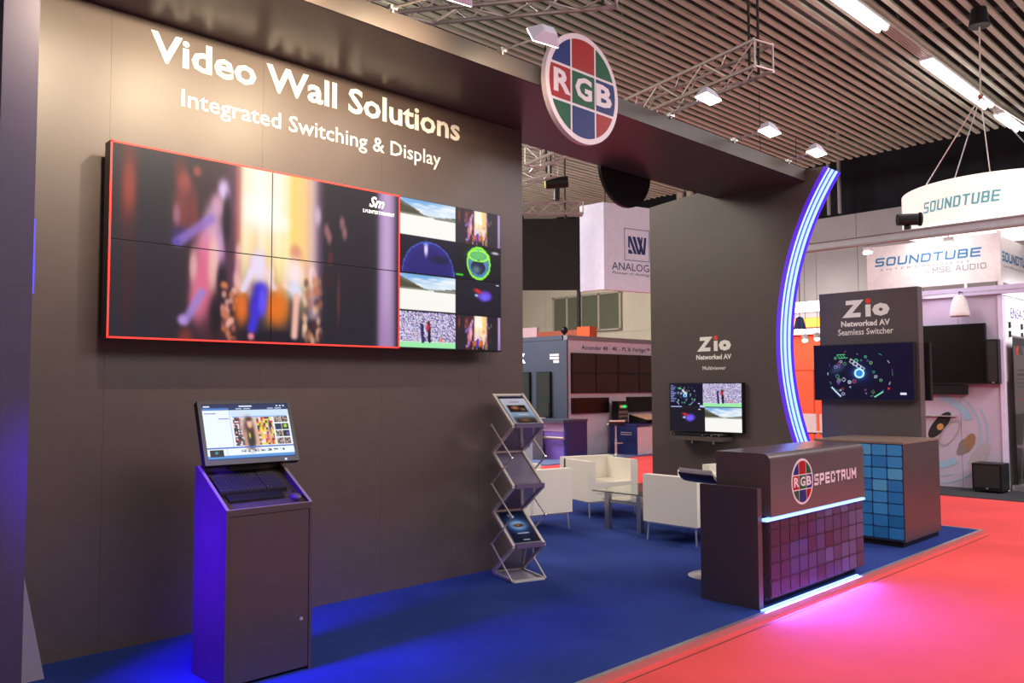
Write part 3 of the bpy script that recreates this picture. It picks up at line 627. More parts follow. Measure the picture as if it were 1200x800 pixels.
def print_mat():
    m = bpy.data.materials.new('gloss_print'); m.use_nodes = True; nt = m.node_tree; a = nt.nodes.new('ShaderNodeAttribute'); a.attribute_name = 'Col'
    nt.links.new(a.outputs['Color'], nt.nodes['Principled BSDF'].inputs['Base Color']); nt.nodes['Principled BSDF'].inputs['Roughness'].default_value = .3; return m
M_print = print_mat()
for (i, im_, lb) in ((0, b1, 'pale blue brochure with photographs on the top tray of the zigzag stand'), (2, b3, 'dark blue brochure with a glowing centre on the lowest tray of the zigzag stand')):
    (ya, za), (yc, zc) = A[2 * i], A[2 * i + 1]
    up = Vector((0, ya - yc, za - zc)).normalized(); nn = Vector((1, 0, 0)).cross(up)
    o_ = Vector((bx0 + .022, yc, zc)) + up * .03 + nn * .006
    t = thing('brochure', lb, 'brochure', tuple(o_), 'brochures on the zigzag stand')
    obj('booklet', prism(B(), [o_, o_ + Vector((.245, 0, 0)), o_ + Vector((.245, 0, 0)) + up * .40, o_ + up * .40], nn * .006), M_white, t)
    picture('cover', im_.a, o_ + up * .40 + nn * .0068, X_, -up, .245, .40, M_print, t)
    t.location = PIV + Matrix.Rotation(RZ, 3, 'Z') @ (Vector(t.location) - PIV); t.rotation_euler = (0, 0, RZ)

# ================================================================ SEATING
def cushion(name, x0, x1, y0, y1, z0, z1, par, bv=.03):
    return obj(name, bx(x0, x1, y0, y1, z0, z1), M_leather, par, smooth=True, bevel=bv, seg=4)
def make_chair(label):
    t = thing('armchair', label, 'chair', (0, 0, 0), 'cream tub armchairs')
    W = .76; D = .68
    for s in (-1, 1): cushion('armrest', s * W / 2 - (.0 if s < 0 else .11), s * W / 2 + (.11 if s < 0 else 0), -D / 2, D / 2 - .10, .20, .70, t, .028)
    cushion('backrest', -W / 2, W / 2, D / 2 - .14, D / 2, .20, .72, t, .03)
    cushion('seat_cushion', -W / 2 + .112, W / 2 - .112, -D / 2 + .005, D / 2 - .145, .30, .43, t, .03)
    cushion('seat_base', -W / 2 + .112, W / 2 - .112, -D / 2 + .012, D / 2 - .145, .20, .295, t, .012)
    fb = B()
    for s in (-1, 1): box(fb, s * (W / 2 - .04) - .011, s * (W / 2 - .04) + .011, -D / 2 + .03, D / 2 - .03, .178, .199)
    for y_ in (-D / 2 + .03, D / 2 - .052): box(fb, -W / 2 + .04, W / 2 - .04, y_, y_ + .022, .178, .199)
    obj('base_frame', fb, M_chrome, t)
    for sx in (-1, 1):
        for sy in (-1, 1):
            bm = B(); rod(bm, (sx * (W / 2 - .04), sy * (D / 2 - .045), .18), (sx * (W / 2 - .03), sy * (D / 2 - .03), 0), .011, 10, .009); obj('leg', bm, M_chrome, t, smooth=True)
    return t
def dup(root, loc, rz, label):
    r = root.copy(); C.objects.link(r); r.location = loc; r.rotation_euler = (0, 0, rz); r['label'] = label
    for ch in list(root.children):
        c = ch.copy(); C.objects.link(c); c.parent = r
    return r
ch0 = make_chair('cream leather armchair facing the aisle behind the glass table')
ch0.location = (8.40, 7.04, 0); ch0.rotation_euler = (0, 0, math.radians(-16))
dup(ch0, (7.66, 5.14, 0), math.radians(180), 'cream leather armchair seen from its side, in front of the glass table beside the stool')
dup(ch0, (6.98, 6.90, 0), math.radians(78), 'cream leather armchair half hidden behind the brochure stand')
dup(ch0, (8.94, 5.20, 0), math.radians(-100), 'cream leather armchair mostly hidden behind the reception counter, only its top corner showing')
# glass table
tb = thing('coffee_table', 'low glass coffee table with square steel legs between the cream armchairs', 'table', (7.95, 6.05, 0))
M_tglass = mat('clear_glass', (.80, .92, .86), .02, trans=.92, spec=.6)
tx0, tx1, ty0, ty1 = 7.50, 8.55, 5.62, 6.33
obj('glass_top', bx(tx0 - .03, tx1 + .03, ty0 - .03, ty1 + .03, .425, .44), M_tglass, tb)
for x in (tx0 + .07, tx1 - .03):
    for y_ in (ty0 + .12, ty1 - .13): obj('leg', bx(x - .03, x + .03, y_ - .03, y_ + .03, 0, .424), M_steel, tb, bevel=.004)
for x in (tx0 + .07, tx1 - .03): obj('rail', bx(x - .015, x + .015, ty0 + .15, ty1 - .16, .30, .33), M_steel, tb)
obj('lower_shelf', bx(tx0 + .05, tx1 - .05, ty0 + .06, ty1 - .06, .331, .339), M_tglass, tb)

# bar stools
def stool(label, x, y, z0, hs, rz):
    t = thing('bar_stool', label, 'stool', (x, y, z0), 'bar stools'); c = (x, y, z0)
    bm = B(); lathe(bm, c, [(.20, 0), (.205, .006), (.19, .014), (.06, .028), (.03, .05)], 32); obj('base_disc', bm, M_chrome, t, smooth=True)
    bm = B(); rod(bm, (x, y, z0 + .04), (x, y, z0 + hs * .55), .028, 16); rod(bm, (x, y, z0 + hs * .5), (x, y, z0 + hs), .018, 16); obj('gas_column', bm, M_chrome, t, smooth=True)
    bm = B(); n = 20; pts = [(x + .15 * math.cos(a) + .0, y - .02 + .15 * math.sin(a), z0 + .30) for a in [math.radians(200 + 140 * i / n) for i in range(n + 1)]]
    path(bm, [(x, y, z0 + .30)] + pts + [(x, y, z0 + .30)], .008, 6); obj('footrest', bm, M_chrome, t, smooth=True)
    # curved shell seat
    ca, sa = math.cos(rz), math.sin(rz)
    pf = [(-.20, -.005), (-.17, 0), (-.10, 0), (0, 0), (.08, .004), (.14, .018), (.18, .045), (.21, .085)]
    def sheet(t0, t1, w_, m_, nm):
        bm = B(); rows = []
        for yy in np.linspace(-w_, w_, 7):
            f = 1 - .10 * (abs(yy) / w_) ** 3
            rows.append([[bm.verts.new((x + (a * f) * ca - yy * sa, y + (a * f) * sa + yy * ca, z0 + hs + b + tt )) for a, b in pf] for tt in (t0, t1)])
        for i in range(6):
            for k_ in range(len(pf) - 1):
                for tt in (0, 1):
                    q = (rows[i][tt][k_], rows[i][tt][k_ + 1], rows[i + 1][tt][k_ + 1], rows[i + 1][tt][k_]); bm.faces.new(q)
        for i in range(6):
            for k_ in (0, len(pf) - 1): bm.faces.new((rows[i][0][k_], rows[i + 1][0][k_], rows[i + 1][1][k_], rows[i][1][k_]))
        for i in (0, 6):
            for k_ in range(len(pf) - 1): bm.faces.new((rows[i][0][k_], rows[i][0][k_ + 1], rows[i][1][k_ + 1], rows[i][1][k_]))
        bmesh.ops.recalc_face_normals(bm, faces=bm.faces[:]); obj(nm, bm, m_, t, smooth=True)
    sheet(0, .010, .20, mat('dark_shell', (.03, .02, .03), .3), 'seat_shell'); sheet(.0105, .05, .19, M_leather, 'seat_pad')
    return t
stool('white padded bar stool with a dark shell beside the reception counter', 6.31, 4.02, 0, .80, math.radians(170))
# ================================================================ ROUND COLOUR LOGO
def clip_poly(poly, a, b, c):      # keep a*x+b*y<=c
    out = []
    for i in range(len(poly)):
        p_, q_ = poly[i], poly[(i + 1) % len(poly)]; dp = a * p_[0] + b * p_[1] - c; dq = a * q_[0] + b * q_[1] - c
        if dp <= 0: out.append(p_)
        if dp * dq < 0: t = dp / (dp - dq); out.append((p_[0] + (q_[0] - p_[0]) * t, p_[1] + (q_[1] - p_[1]) * t))
    return out
MB_ = mat('logo_blue', (.010, .022, .15), .45, spec=.2); MR_ = mat('logo_red', (.33, .010, .012), .45, spec=.2); MG_ = mat('logo_green', (.003, .085, .032), .45, spec=.2)
M_lw = mat('logo_white', (.70, .58, .64), .4, var=.01)
def rgb_logo(par, c, u, v, r, th):
    c = Vector(c); u = Vector(u); v = Vector(v); n = u.cross(v)
    obj('logo_disc', disc(B(), c - n * th, u, v, r, th, 64), M_lw, par)
    e = max(.0015, r * .006); R_ = r * .90; g = r * .025; xs = [-2, -.33, .33, 2]; ys = [2, .30, -.34, -2]
    cols = [[MB_, MR_, MG_], [MR_, MG_, MB_], [MG_, MB_, MR_]]
    circ = [(R_ * math.cos(2 * math.pi * i / 64), R_ * math.sin(2 * math.pi * i / 64)) for i in range(64)]
    for i in range(3):
        for j in range(3):
            P_ = clip_poly(clip_poly(clip_poly(clip_poly(circ, 1, 0, xs[j + 1] * r - g), -1, 0, -xs[j] * r - g), 0, 1, ys[i] * r - g), 0, -1, -ys[i + 1] * r - g)
            bm = B(); prism(bm, [c + u * a + v * b + n * .0002 for a, b in P_], n * e); obj('logo_cell', bm, cols[i][j], par)
    for s_, cx in (('R', -.57), ('G', 0), ('B', .575)):
        text(s_, c + u * (cx * r - .23 * r) + v * (-.21 * r) + n * e, u, v, .46 * r, .42 * r, M_lw, par, bold=.035, depth=.0015)
sg = thing('round_sign', 'large round colour sign with nine cells and white letters hanging on the canopy front', 'sign', (5.27, 4.57, 3.71))
rgb_logo(sg, (5.27, 4.545, 4.177), X_, Z_, .47, .05)
obj('mount', bx(5.1, 5.44, 4.595, 4.61, 4.13, 4.24), M_blackm, sg)
sg2 = thing('round_sign', 'black back of a second round sign hanging on the rear edge of the canopy', 'sign', (7.6, 5.9, 3.74))
obj('sign_board', disc(B(), (7.6, 5.95, 4.2), X_, Z_, .475, .045, 64), M_black, sg2)
obj('mount', bx(7.45, 7.75, 5.861, 5.90, 4.13, 4.24), M_blackm, sg2)

# ================================================================ ARM LAMPS
def arm_lamp(i, base, head, tgt, pw, lb, glow):
    t = thing('arm_lamp', lb, 'lamp', base, 'arm lamps on the canopy'); b = Vector(base); hd = Vector(head)
    bm = B(); path(bm, [b + Vector((0, 0, -.02)), b + Vector((0, 0, .02)), hd + (b - hd).normalized() * .10], .010, 8); obj('arm', bm, M_alu, t, smooth=True)
    obj('clamp', bx(b.x - .03, b.x + .03, b.y - .02, b.y + .03, b.z - .0, b.z + .03), M_alu, t)
    bm = B(); bmesh.ops.create_uvsphere(bm, u_segments=12, v_segments=8, radius=.032, matrix=Matrix.Translation(hd + (b - hd).normalized() * .09)); obj('knuckle', bm, M_alu, t, smooth=True)
    # wedge shaped housing, open face looking down and back at the wall
    d = (Vector(tgt) - hd).normalized(); s_ = Vector((1, 0, 0)); s_ = (s_ - d * s_.dot(d)).normalized(); q = s_.cross(d)
    bm = B(); f = [hd + s_ * a * .135 + q * b_ * .07 + d * .03 for a, b_ in ((-1, -1), (1, -1), (1, 1), (-1, 1))]; k_ = [hd + s_ * a * .06 + q * b_ * .035 - d * .06 for a, b_ in ((-1, -1), (1, -1), (1, 1), (-1, 1))]
    fv = [bm.verts.new(x) for x in f]; kv = [bm.verts.new(x) for x in k_]; bm.faces.new(kv[::-1]); bm.faces.new(fv)
    for a in range(4): bm.faces.new((fv[a], fv[(a + 1) % 4], kv[(a + 1) % 4], kv[a]))
    bmesh.ops.recalc_face_normals(bm, faces=bm.faces[:]); hsg = obj('housing', bm, mat('lamp_white', (.72, .68, .82), .45), t, bevel=.008)
    bm = B(); prism(bm, [hd + s_ * a * .125 + q * b_ * .062 + d * .031 for a, b_ in ((-1, -1), (1, -1), (1, 1), (-1, 1))], d * .006); obj('glass', bm, M_lampglow if glow else M_lampglow, hsg)
    spot('arm_lamp_light', tuple(hd + d * .06), pw, WARM, tgt, 104 if pw > 200 else 120, 1.0, .03)
for i, x in enumerate((1.60, 2.50, 3.32)):
    arm_lamp(i, (x, 4.60, 4.26), (x, 3.92, 4.16), (x + .18, 5.57, 3.60), 285, ['arm lamp nearest the left post, over the first letters', 'arm lamp over the middle of the wall lettering', 'arm lamp over the end of the wall lettering'][i], 1)
for i, (b_, h_, lb) in enumerate((((4.37, 4.60, 4.26), (4.33, 4.10, 4.23), 'white arm lamp on the canopy just left of the round colour sign'), ((6.63, 4.60, 4.26), (6.66, 4.20, 4.375), 'glowing arm lamp on the canopy under the end of the truss'),
        ((7.795, 4.60, 4.26), (7.84, 4.22, 4.315), 'glowing arm lamp on the canopy between two other lamps'), ((8.993, 4.60, 4.26), (9.03, 4.28, 4.34), 'glowing arm lamp on the canopy nearest the blue arch'))):
    arm_lamp(i, b_, h_, (h_[0] + .1, 5.2, 3.6) if i == 0 else (h_[0] - .07, h_[1] - .12, h_[2] - 1), 40 if i == 0 else 14, lb, 1)

# ================================================================ COUNTERS
def tilegrid(par, o, u, v, cols, rows, tw, thh, mats, gap, d=.006, clip_h=None):
    o = Vector(o); u = Vector(u); v = Vector(v); n = u.cross(v); proto = {}
    for c in range(cols):
        for r in range(rows):
            hh_ = thh if clip_h is None else min(thh, clip_h - r * thh)
            if hh_ < gap * 2.5: continue
            m_ = mats(c, r); key = (m_.name, round(hh_, 3))
            p0 = o + u * (c * tw) + v * (r * thh)
            if key not in proto:
                bm = B(); g = gap / 2; ch = gap * .9
                pts = [(g + ch, g), (tw - g - ch, g), (tw - g, g + ch), (tw - g, hh_ - g - ch), (tw - g - ch, hh_ - g), (g + ch, hh_ - g), (g, hh_ - g - ch), (g, g + ch)]
                prism(bm, [u * a + v * b for a, b in pts], n * d); me = bpy.data.meshes.new('tile'); bm.to_mesh(me); bm.free(); me.materials.append(m_); proto[key] = me
            ob = bpy.data.objects.new('tile', proto[key]); C.objects.link(ob); ob.parent = par; ob.location = p0 - root_loc(par)
cn = thing('reception_counter', 'dark reception counter with a round colour logo, white lettering and blue light lines', 'counter', (6.55, 3.4, 0))
cx0, cx1 = 5.735, 7.39
def rprof(yf_, yb_, z0, z1, r): 
    p_ = [(yb_, z0), (yf_, z0)] + [(yf_ + r - r * math.cos(a), z1 - r + r * math.sin(a)) for a in [math.pi / 2 * i / 8 for i in range(9)]] + [(yb_, z1)]
    return p_
upper = obj('upper_body', prism(B(), [(cx0, y_, z_) for y_, z_ in rprof(3.135, 3.60, .665, 1.135, .06)], (cx1 - cx0, 0, 0)), mat('counter_gloss_laminate', (.10, .07, .08), .25, scale=8, var=.04), cn, smooth=True)
obj('lower_body', bx(cx0, cx1, 3.16, 3.60, .06, .63), M_cab, cn)
obj('core', bx(cx0 + .02, cx1 - .01, 3.185, 3.59, .63, .665), M_cab, cn)
obj('plinth', bx(cx0 + .03, cx1 - .04, 3.22, 3.58, 0, .06), M_black, cn)
obj('light_line', bx(5.66, cx1 - .005, 3.13, 3.184, .638, .657), M_led, cn)
obj('floor_light_line', bx(5.58, 7.22, 3.131, 3.150, 0.0005, .012), M_led, cn)
obj('side_wing', bx(5.60, 5.66, 3.17, 3.665, 0, .885), M_cab, cn, bevel=.003)
TM = [mat('violet_tile_%s' % s_, c_, .35, spec=.3) for s_, c_ in (('dark', (.038, .020, .045)), ('mid', (.045, .040, .10)), ('pale', (.07, .075, .17)), ('lilac', (.10, .11, .24)))]
def tmat(c, r):
    k_ = c / 11 * 2.5 + rng.uniform(-.5, 1.0) - (0.8 if r > 2 and c < 5 else 0); return TM[int(np.clip(k_, 0, 3))]
obj('tile_backing', bx(cx0, cx1, 3.155, 3.1598, .06, .63), mat('tile_joint', (.04, .02, .045), .5), cn)
tilegrid(cn, (cx0 + .005, 3.155, .065), X_, Z_, 11, 5, .1495, .125, tmat, .012, clip_h=.565)
rgb_logo(cn, (6.232, 3.131, .892), X_, Z_, .180, .003)
block('SPECTRUM', (6.428, 3.132, .842), X_, Z_, .79, .092, .022, M_lw, cn, gap=.22)
area('counter_floor_light', (6.4, 3.118, .03), (1.6, .012), 60, (.10, .12, 1.0), (6.4, 1.6, -.25), 160)
area('counter_gap_light', (6.5, 3.128, .648), (1.6, .012), 62, (.10, .10, 1.0), (6.6, 1.7, -.3), 150)

c2 = thing('demo_counter', 'dark demo counter with a blue tiled side in front of the switcher tower', 'counter', (9.22, 3.8, 0))
obj('body', bx(8.73, 9.74, 3.30, 4.24, .06, 1.045), M_cab, c2)
obj('plinth', bx(8.76, 9.74, 3.33, 4.24, 0, .06), M_black, c2)
obj('countertop', bx(8.715, 9.745, 3.295, 4.24, 1.046, 1.066), mat('brown_top', (.22, .15, .12), .35), c2)
BT = [mat('blue_tile_%s' % s_, c_, .25, spec=.6) for s_, c_ in (('deep', (.02, .15, .38)), ('mid', (.03, .20, .50)), ('bright', (.05, .28, .62)), ('pale', (.10, .38, .66)))]
obj('tile_backing', bx(8.722, 8.7295, 3.31, 4.24, .075, 1.045), mat('blue_tile_joint', (.015, .06, .18), .4), c2)
tilegrid(c2, (8.722, 4.235, .078), NY, Z_, 6, 8, .155, .1205, lambda c, r: BT[int(np.clip(rng.normal(1.2 + r * .22, .5), 0, 3))], .012)

# ================================================================ SWITCHER TOWER AND TELEVISIONS
def zio(par, x, yl, yr, zb_, hZ, sub, ysl, ysr, zs, hs, tag2, yt_l, yt_r, zt, ht):
    W = yl - yr
    text('Z', (x, yl, zb_), NY, Z_, W * .47, hZ, M_vinyl, par, bold=.06, shear=.12)
    text('o', (x, yr + W * .36, zb_), NY, Z_, W * .36, hZ * .74, M_vinyl, par, bold=.07)
    bm = B(); box(bm, x - .002, x, yr + W * .39, yr + W * .50, zb_, zb_ + hZ * .70); obj('letter_stem', bm, M_vinyl, par)
    obj('red_dot', disc(B(), (x, yr + W * .44, zb_ + hZ * .90), NY, Z_, hZ * .155, .002, 24), M_redv, par)
    text('Networked AV', (x, ysl, zs), NY, Z_, ysl - ysr, hs, M_vinyl, par, bold=.035)
    text(tag2, (x, yt_l, zt), NY, Z_, yt_l - yt_r, ht, M_vinyl, par, bold=.012)
tw = thing('display_tower', 'tall dark grey display tower with white and red lettering behind the demo counter', 'tower', (9.87, 4.06, 0))
obj('tower_board', bx(9.78, 9.92, 3.49, 4.645, 0, 2.765), mat('tower_laminate', (.10, .08, .088), .4, scale=6), tw, bevel=.003)
zio(tw, 9.778, 4.36, 3.80, 2.455, .205, '', 4.375, 3.80, 2.345, .072, 'Seamless Switcher', 4.415, 3.765, 2.245, .075)
def tv(lb, x, y_hi, y_lo, z0, z1, im, name='television', face=-1, depth=.07, grp='televisions on the stand'):
    t = thing(name, lb, 'television', (x, (y_hi + y_lo) / 2, z0), grp)
    if face < 0:
        obj('casing', bx(x + .003, x + depth, y_lo, y_hi, z0, z1), M_black, t, bevel=.004)
        obj('bezel', rim(x, y_hi, y_lo, z0, z1, .012), M_bezel, t)
        if im is not None: picture('screen', im.a, (x + .0015, y_hi - .012, z1 - .012), NY, NZ, y_hi - y_lo - .024, z1 - z0 - .024, M_scr, t)
        else: obj('screen', bx(x + .0012, x + .0028, y_lo + .01, y_hi - .01, z0 + .01, z1 - .01), M_off, t)
    return t
def rim(x, yh, yl, z0, z1, e):
    bm = B()
    for q in ((yl, yh, z1 - e, z1), (yl, yh, z0, z0 + e), (yl, yl + e, z0 + e, z1 - e), (yh - e, yh, z0 + e, z1 - e)): box(bm, x - .002, x + .0029, *q)
    return bm
t2 = tv('large television on the tower showing a dark radar-like picture with a blue centre', 9.695, 4.69, 3.515, 1.468, 2.135, radar(220, 130))
obj('wall_mount', bx(9.766, 9.779, 3.9, 4.3, 1.65, 1.95), M_blackm, t2)
t3 = thing('television', 'black television on the far side of the tower, only its edge showing', 'television', (9.98, 4.0, 1.47), 'televisions on the stand')
obj('casing', bx(9.96, 10.02, 3.44, 4.6, 1.47, 2.13), M_black, t3, bevel=.004); obj('screen', bx(10.021, 10.023, 3.46, 4.58, 1.49, 2.11), M_off, t3); obj('wall_mount', bx(9.921, 9.959, 3.9, 4.3, 1.65, 1.95), M_blackm, t3)
m4 = Img(200, 116, (.10, .09, .13)); m4.paste(radar(100, 60, False), 0, 0, .46, .47); m4.rect(0, .02, .11, .39, (.10, .10, .18))
for i in range(12): m4.rect(.01, .03 + i * .031, .05 + .05 * ((i * 7) % 4) / 4, .045 + i * .031, (.5, .55, .8))
m4.rect(.01, .485, .17, .50, (.7, .75, .95)); m4.rect(.43, .46, .5, .50, (.75, .8, 1)); m4.paste(sector(90, 55), .0, .51, .46, 1); m4.paste(crowd(90, 55), .475, .0, 1, .485); m4.paste(road(90, 55), .50, .50, 1, 1)
t1 = tv('wall television on the grey wing wall split into four pictures, crowd and road bright', 9.345, 6.57, 5.47, 1.045, 1.688, m4)
obj('wall_mount', bx(9.416, 9.4195, 5.8, 6.2, 1.2, 1.5), M_blackm, t1)
shf = thing('wall_shelf', 'small grey shelf on the wing wall under the television', 'shelf', (9.28, 6.02, .93))
obj('board', bx(9.14, 9.419, 5.65, 6.42, .945, .995), M_wall, shf, bevel=.003)
for y_ in (5.83, 6.15): obj('bracket', bx(9.25, 9.419, y_, y_ + .02, .90, .9445), M_steel, shf)
for y0_, y1_, lb in ((5.92, 6.42, 'flat black device on the small wall shelf, the wider one'), (5.62 + .06, 5.86, 'small flat black device on the wall shelf, the narrower one')):
    t = thing('media_player', lb, 'player', (9.27, (y0_ + y1_) / 2, .9955), 'black devices on the wall shelf'); obj('case', bx(9.18, 9.36, y0_, y1_, .9955, 1.028), M_black, t, bevel=.004)
    for yy_ in (y0_ + .03, y1_ - .04): obj('indicator', bx(9.178, 9.18, yy_, yy_ + .012, 1.008, 1.018), M_chrome, t)
zio(wing, 9.418, 6.17, 5.66, 2.10, .19, '', 6.185, 5.66, 1.99, .068, 'Multiviewer', 6.09, 5.74, 1.855, .05)

# ================================================================ TRUSSES
def truss(lb, a, b, w, m_, n=10, hang=None):
    a, b = Vector(a), Vector(b); d = (b - a).normalized(); s_ = d.cross(Vector((0, 0, 1))).normalized() * w / 2; v_ = Vector((0, 0, w / 2))
    t = thing('truss', lb, 'truss', tuple((a + b) / 2 - v_), 'lighting trusses'); off = [s_ + v_, -s_ + v_, -s_ - v_, s_ - v_]; L = (b - a).length
    for o_ in off:
        bm = B(); rod(bm, a + o_, b + o_, .022, 8); obj('chord', bm, m_, t, smooth=True)
    for k_ in range(4):
        o1, o2 = off[k_], off[(k_ + 1) % 4]
        for i in range(n):
            p_, q_ = a + d * (L * i / n), a + d * (L * (i + 1) / n); bm = B(); rod(bm, p_ + (o1 if i % 2 == 0 else o2), q_ + (o2 if i % 2 == 0 else o1), .010, 5); obj('brace', bm, m_, t)
    for e_ in (a, b):
        bm = B()
        for k_ in range(4): rod(bm, e_ + off[k_], e_ + off[(k_ + 1) % 4], .012, 6)
        obj('end_frame', bm, m_, t)
    for hp in (hang or []):
        p_ = a + d * (L * hp)
        for sx in (-1, 1):
            bm = B(); bar(bm, p_ + s_ * sx * .5 - v_, p_ + s_ * sx * .5 + Vector((0, 0, 6.5 - p_.z)), .02, .02); obj('strap', bm, M_blackm, t)
    return t
M_trs = mat('truss_aluminium', (.55, .48, .46), .4, .6)
truss('aluminium lighting truss over the canopy, ending above the glowing arm lamps', (7.63, 4.15, 5.02), (8.6, 8.4, 5.02), .27, M_trs, 12, (.03, .9))
truss('aluminium truss at the upper picture edge over the main wall', (4.05, 6.10, 5.02), (5.35, 4.25, 5.02), .27, M_trs, 7, (.95,))
truss('thin aluminium truss seen through the gap right of the main wall, running back', (9.95, 9.25, 5.25), (10.2, 12.2, 5.25), .2, M_trs, 8, (.04,))
truss('aluminium truss carrying the hanging black screen', (12.38, 10.72, 5.18), (10.7, 12.38, 5.18), .24, M_trs, 8, (.15, .8))
sl_ = thing('stage_light', 'black cylindrical stage light standing on the rear truss', 'light', (11.9, 11.2, 5.31))
bm = B(); rod(bm, (11.70, 11.09, 5.63), (12.02, 10.79, 5.67), 0.11, 18); obj('barrel', bm, M_black, sl_, smooth=True)
bm = B(); rod(bm, (11.685, 11.104, 5.629), (11.698, 11.092, 5.63), .085, 18); obj('lens', bm, mat('yellow_lens', (.6, .6, .2), .1, emit=(.6, .65, .15), es=.6), sl_)
bm = B(); rod(bm, (11.87, 10.95, 5.31), (11.87, 10.95, 5.56), .06, 12); obj('yoke', bm, M_black, sl_)

# ================================================================ REAR: HANGING SCREEN AND SIGN
hs_ = thing('hanging_screen', 'large switched-off black screen hanging from the rear truss', 'screen', (11.5, 11.6, 3.55))
pa, pb = Vector((12.38, 10.80, 0)), Vector((10.75, 12.40, 0)); dn = (pa - pb).normalized(); nn_ = Vector((-dn.y, dn.x, 0))
if nn_.dot(Vector((-1, -1, 0))) < 0: nn_ = -nn_
obj('screen', prism(B(), [pb + Z3 for Z3 in (Vector((0, 0, 3.56)),)] + [pa + Vector((0, 0, 3.56)), pa + Vector((0, 0, 4.99)), pb + Vector((0, 0, 4.99))], -nn_ * .07), mat('screen_face', (.03, .028, .028), .8, spec=.1), hs_)
for f_ in (.12, .5, .88):
    q_ = pa + (pb - pa) * f_ - nn_ * .03; bm = B(); rod(bm, q_ + Vector((0, 0, 4.99)), q_ + Vector((0, 0, 5.07)), .03, 8, .012); obj('hook', bm, M_black, hs_)
an = thing('hanging_sign', 'large white hanging box sign with navy emblem and lettering behind the stand', 'sign', (13.8, 11.2, 3.6))
A0, A1 = Vector((12.92, 10.63, 0)), Vector((14.04, 10.38, 0)); ud = (A1 - A0).normalized(); A2 = A0 + ud * 2.4; A3 = Vector((12.87, 11.23, 0))
poly = [A3, A0, A2, A2 + Vector((.03, .12, 0)), A0 + Vector((.06, .12, 0)), A3 + Vector((.12, .0, 0))]
obj('box', prism(B(), [p_ + Vector((0, 0, 3.60)) for p_ in poly], (0, 0, 1.78)), mat('lilac_white_fabric', (.74, .71, .84), .7, emit=(.9, .8, .95), es=.05), an)  # faint emission added to brighten the sign fabric
M_navy = mat('navy_print', (.015, .03, .16), .5)
nA = ud.cross(Vector((0, 0, 1)))
def onA(s_, z, e=.003): return A0 + ud * s_ + Vector((0, 0, z)) + nA * e
def aquad(s0, s1, z0, z1): return prism(B(), [onA(s0, z0, .001), onA(s1, z0, .001), onA(s1, z1, .001), onA(s0, z1, .001)], nA * .003)
for q in ((.53, 1.20, 4.235, 4.247), (.53, 1.20, 4.888, 4.90), (.53, .542, 4.235, 4.90), (1.19, 1.202, 4.235, 4.90)): obj('emblem_frame', aquad(*q), M_navy, an)
bm = B()
for pts in (((.63, 4.74), (.70, 4.74), (.86, 4.38), (.79, 4.38)), ((.63, 4.74), (.67, 4.74), (.67, 4.48), (.63, 4.52)), ((.63, 4.38), (.76, 4.38), (.70, 4.46), (.63, 4.46)), ((.74, 4.74), (.82, 4.74), (.94, 4.38), (.88, 4.38)), ((.86, 4.74), (.94, 4.74), (1.06, 4.38), (1.00, 4.38)), ((.90, 4.38), (.96, 4.38), (1.02, 4.74), (.98, 4.74)), ((1.02, 4.38), (1.08, 4.38), (1.12, 4.74), (1.06, 4.74))):
    prism(bm, [onA(a, z) for a, z in pts], nA * .003)
obj('emblem', bm, M_navy, an)
text('ANALOG WAY', onA(.20, 4.02), ud, Z_, 1.62, .155, M_navy, an)
text('Pioneer in Analog, Low', onA(.20, 3.92), ud, Z_, 1.3, .065, M_navy, an, shear=.3)
for p_ in (A0 + Vector((.1, .04, 0)), A2 + Vector((-.1, .08, 0))):
    bm = B(); rod(bm, p_ + Vector((0, 0, 5.38)), p_ + Vector((0, 0, 6.5)), .012, 6); obj('suspension_wire', bm, M_blackm, an)

# rear stand: white display wall and dark side wall
struct(obj('floor_rear_stand', bx(12.9, 19.9, 12.21, 19, -.039, -.02), mat('pale_blue_carpet', (.12, .17, .34), .95, scale=90)))
aw = thing('exhibition_wall', 'white display wall of the rear stand with navy heading, its left return dark blue grey', 'wall', (17, 13.5, -.02))
M_lil = mat('lilac_white_board', (.66, .66, .76), .6)
M_slate = mat('slate_board', (.05, .062, .095), .55, scale=4)
obj('front_board', bx(14.75, 19.6, 13.30, 13.36, -.02, 2.76), M_lil, aw)
obj('header_cap', bx(14.72, 19.6, 13.27, 13.40, 2.761, 2.87), mat('grey_cap', (.22, .22, .24), .5), aw)
obj('return_board', bx(14.70, 14.749, 13.27, 18, -.02, 2.76), M_slate, aw)
obj('return_cap', bx(14.69, 14.80, 13.41, 18, 2.761, 2.87), M_slate, aw)
text('Ascender 48 - 4K - PL & Vertige\u2122', (15.27, 13.298, 2.51), X_, Z_, 2.75, .14, M_navy, aw, bold=.012)
text('K', (14.698, 14.86, 2.23), NY, Z_, .20, .24, mat('lit_white_letter', (1, 1, 1), .5, emit=(.85, .8, 1), es=2.2), aw, bold=.05)
bm = B()
for z_, h_ in ((2.30, .06), (2.38, .05), (2.21, .07)): box(bm, 14.692, 14.699, 13.52, 13.82 - (.12 if z_ == 2.21 else 0), z_, z_ + h_)
obj('small_logo', bm, M_white, aw)
XC = [14.86, 15.73, 16.60, 17.47, 18.34]
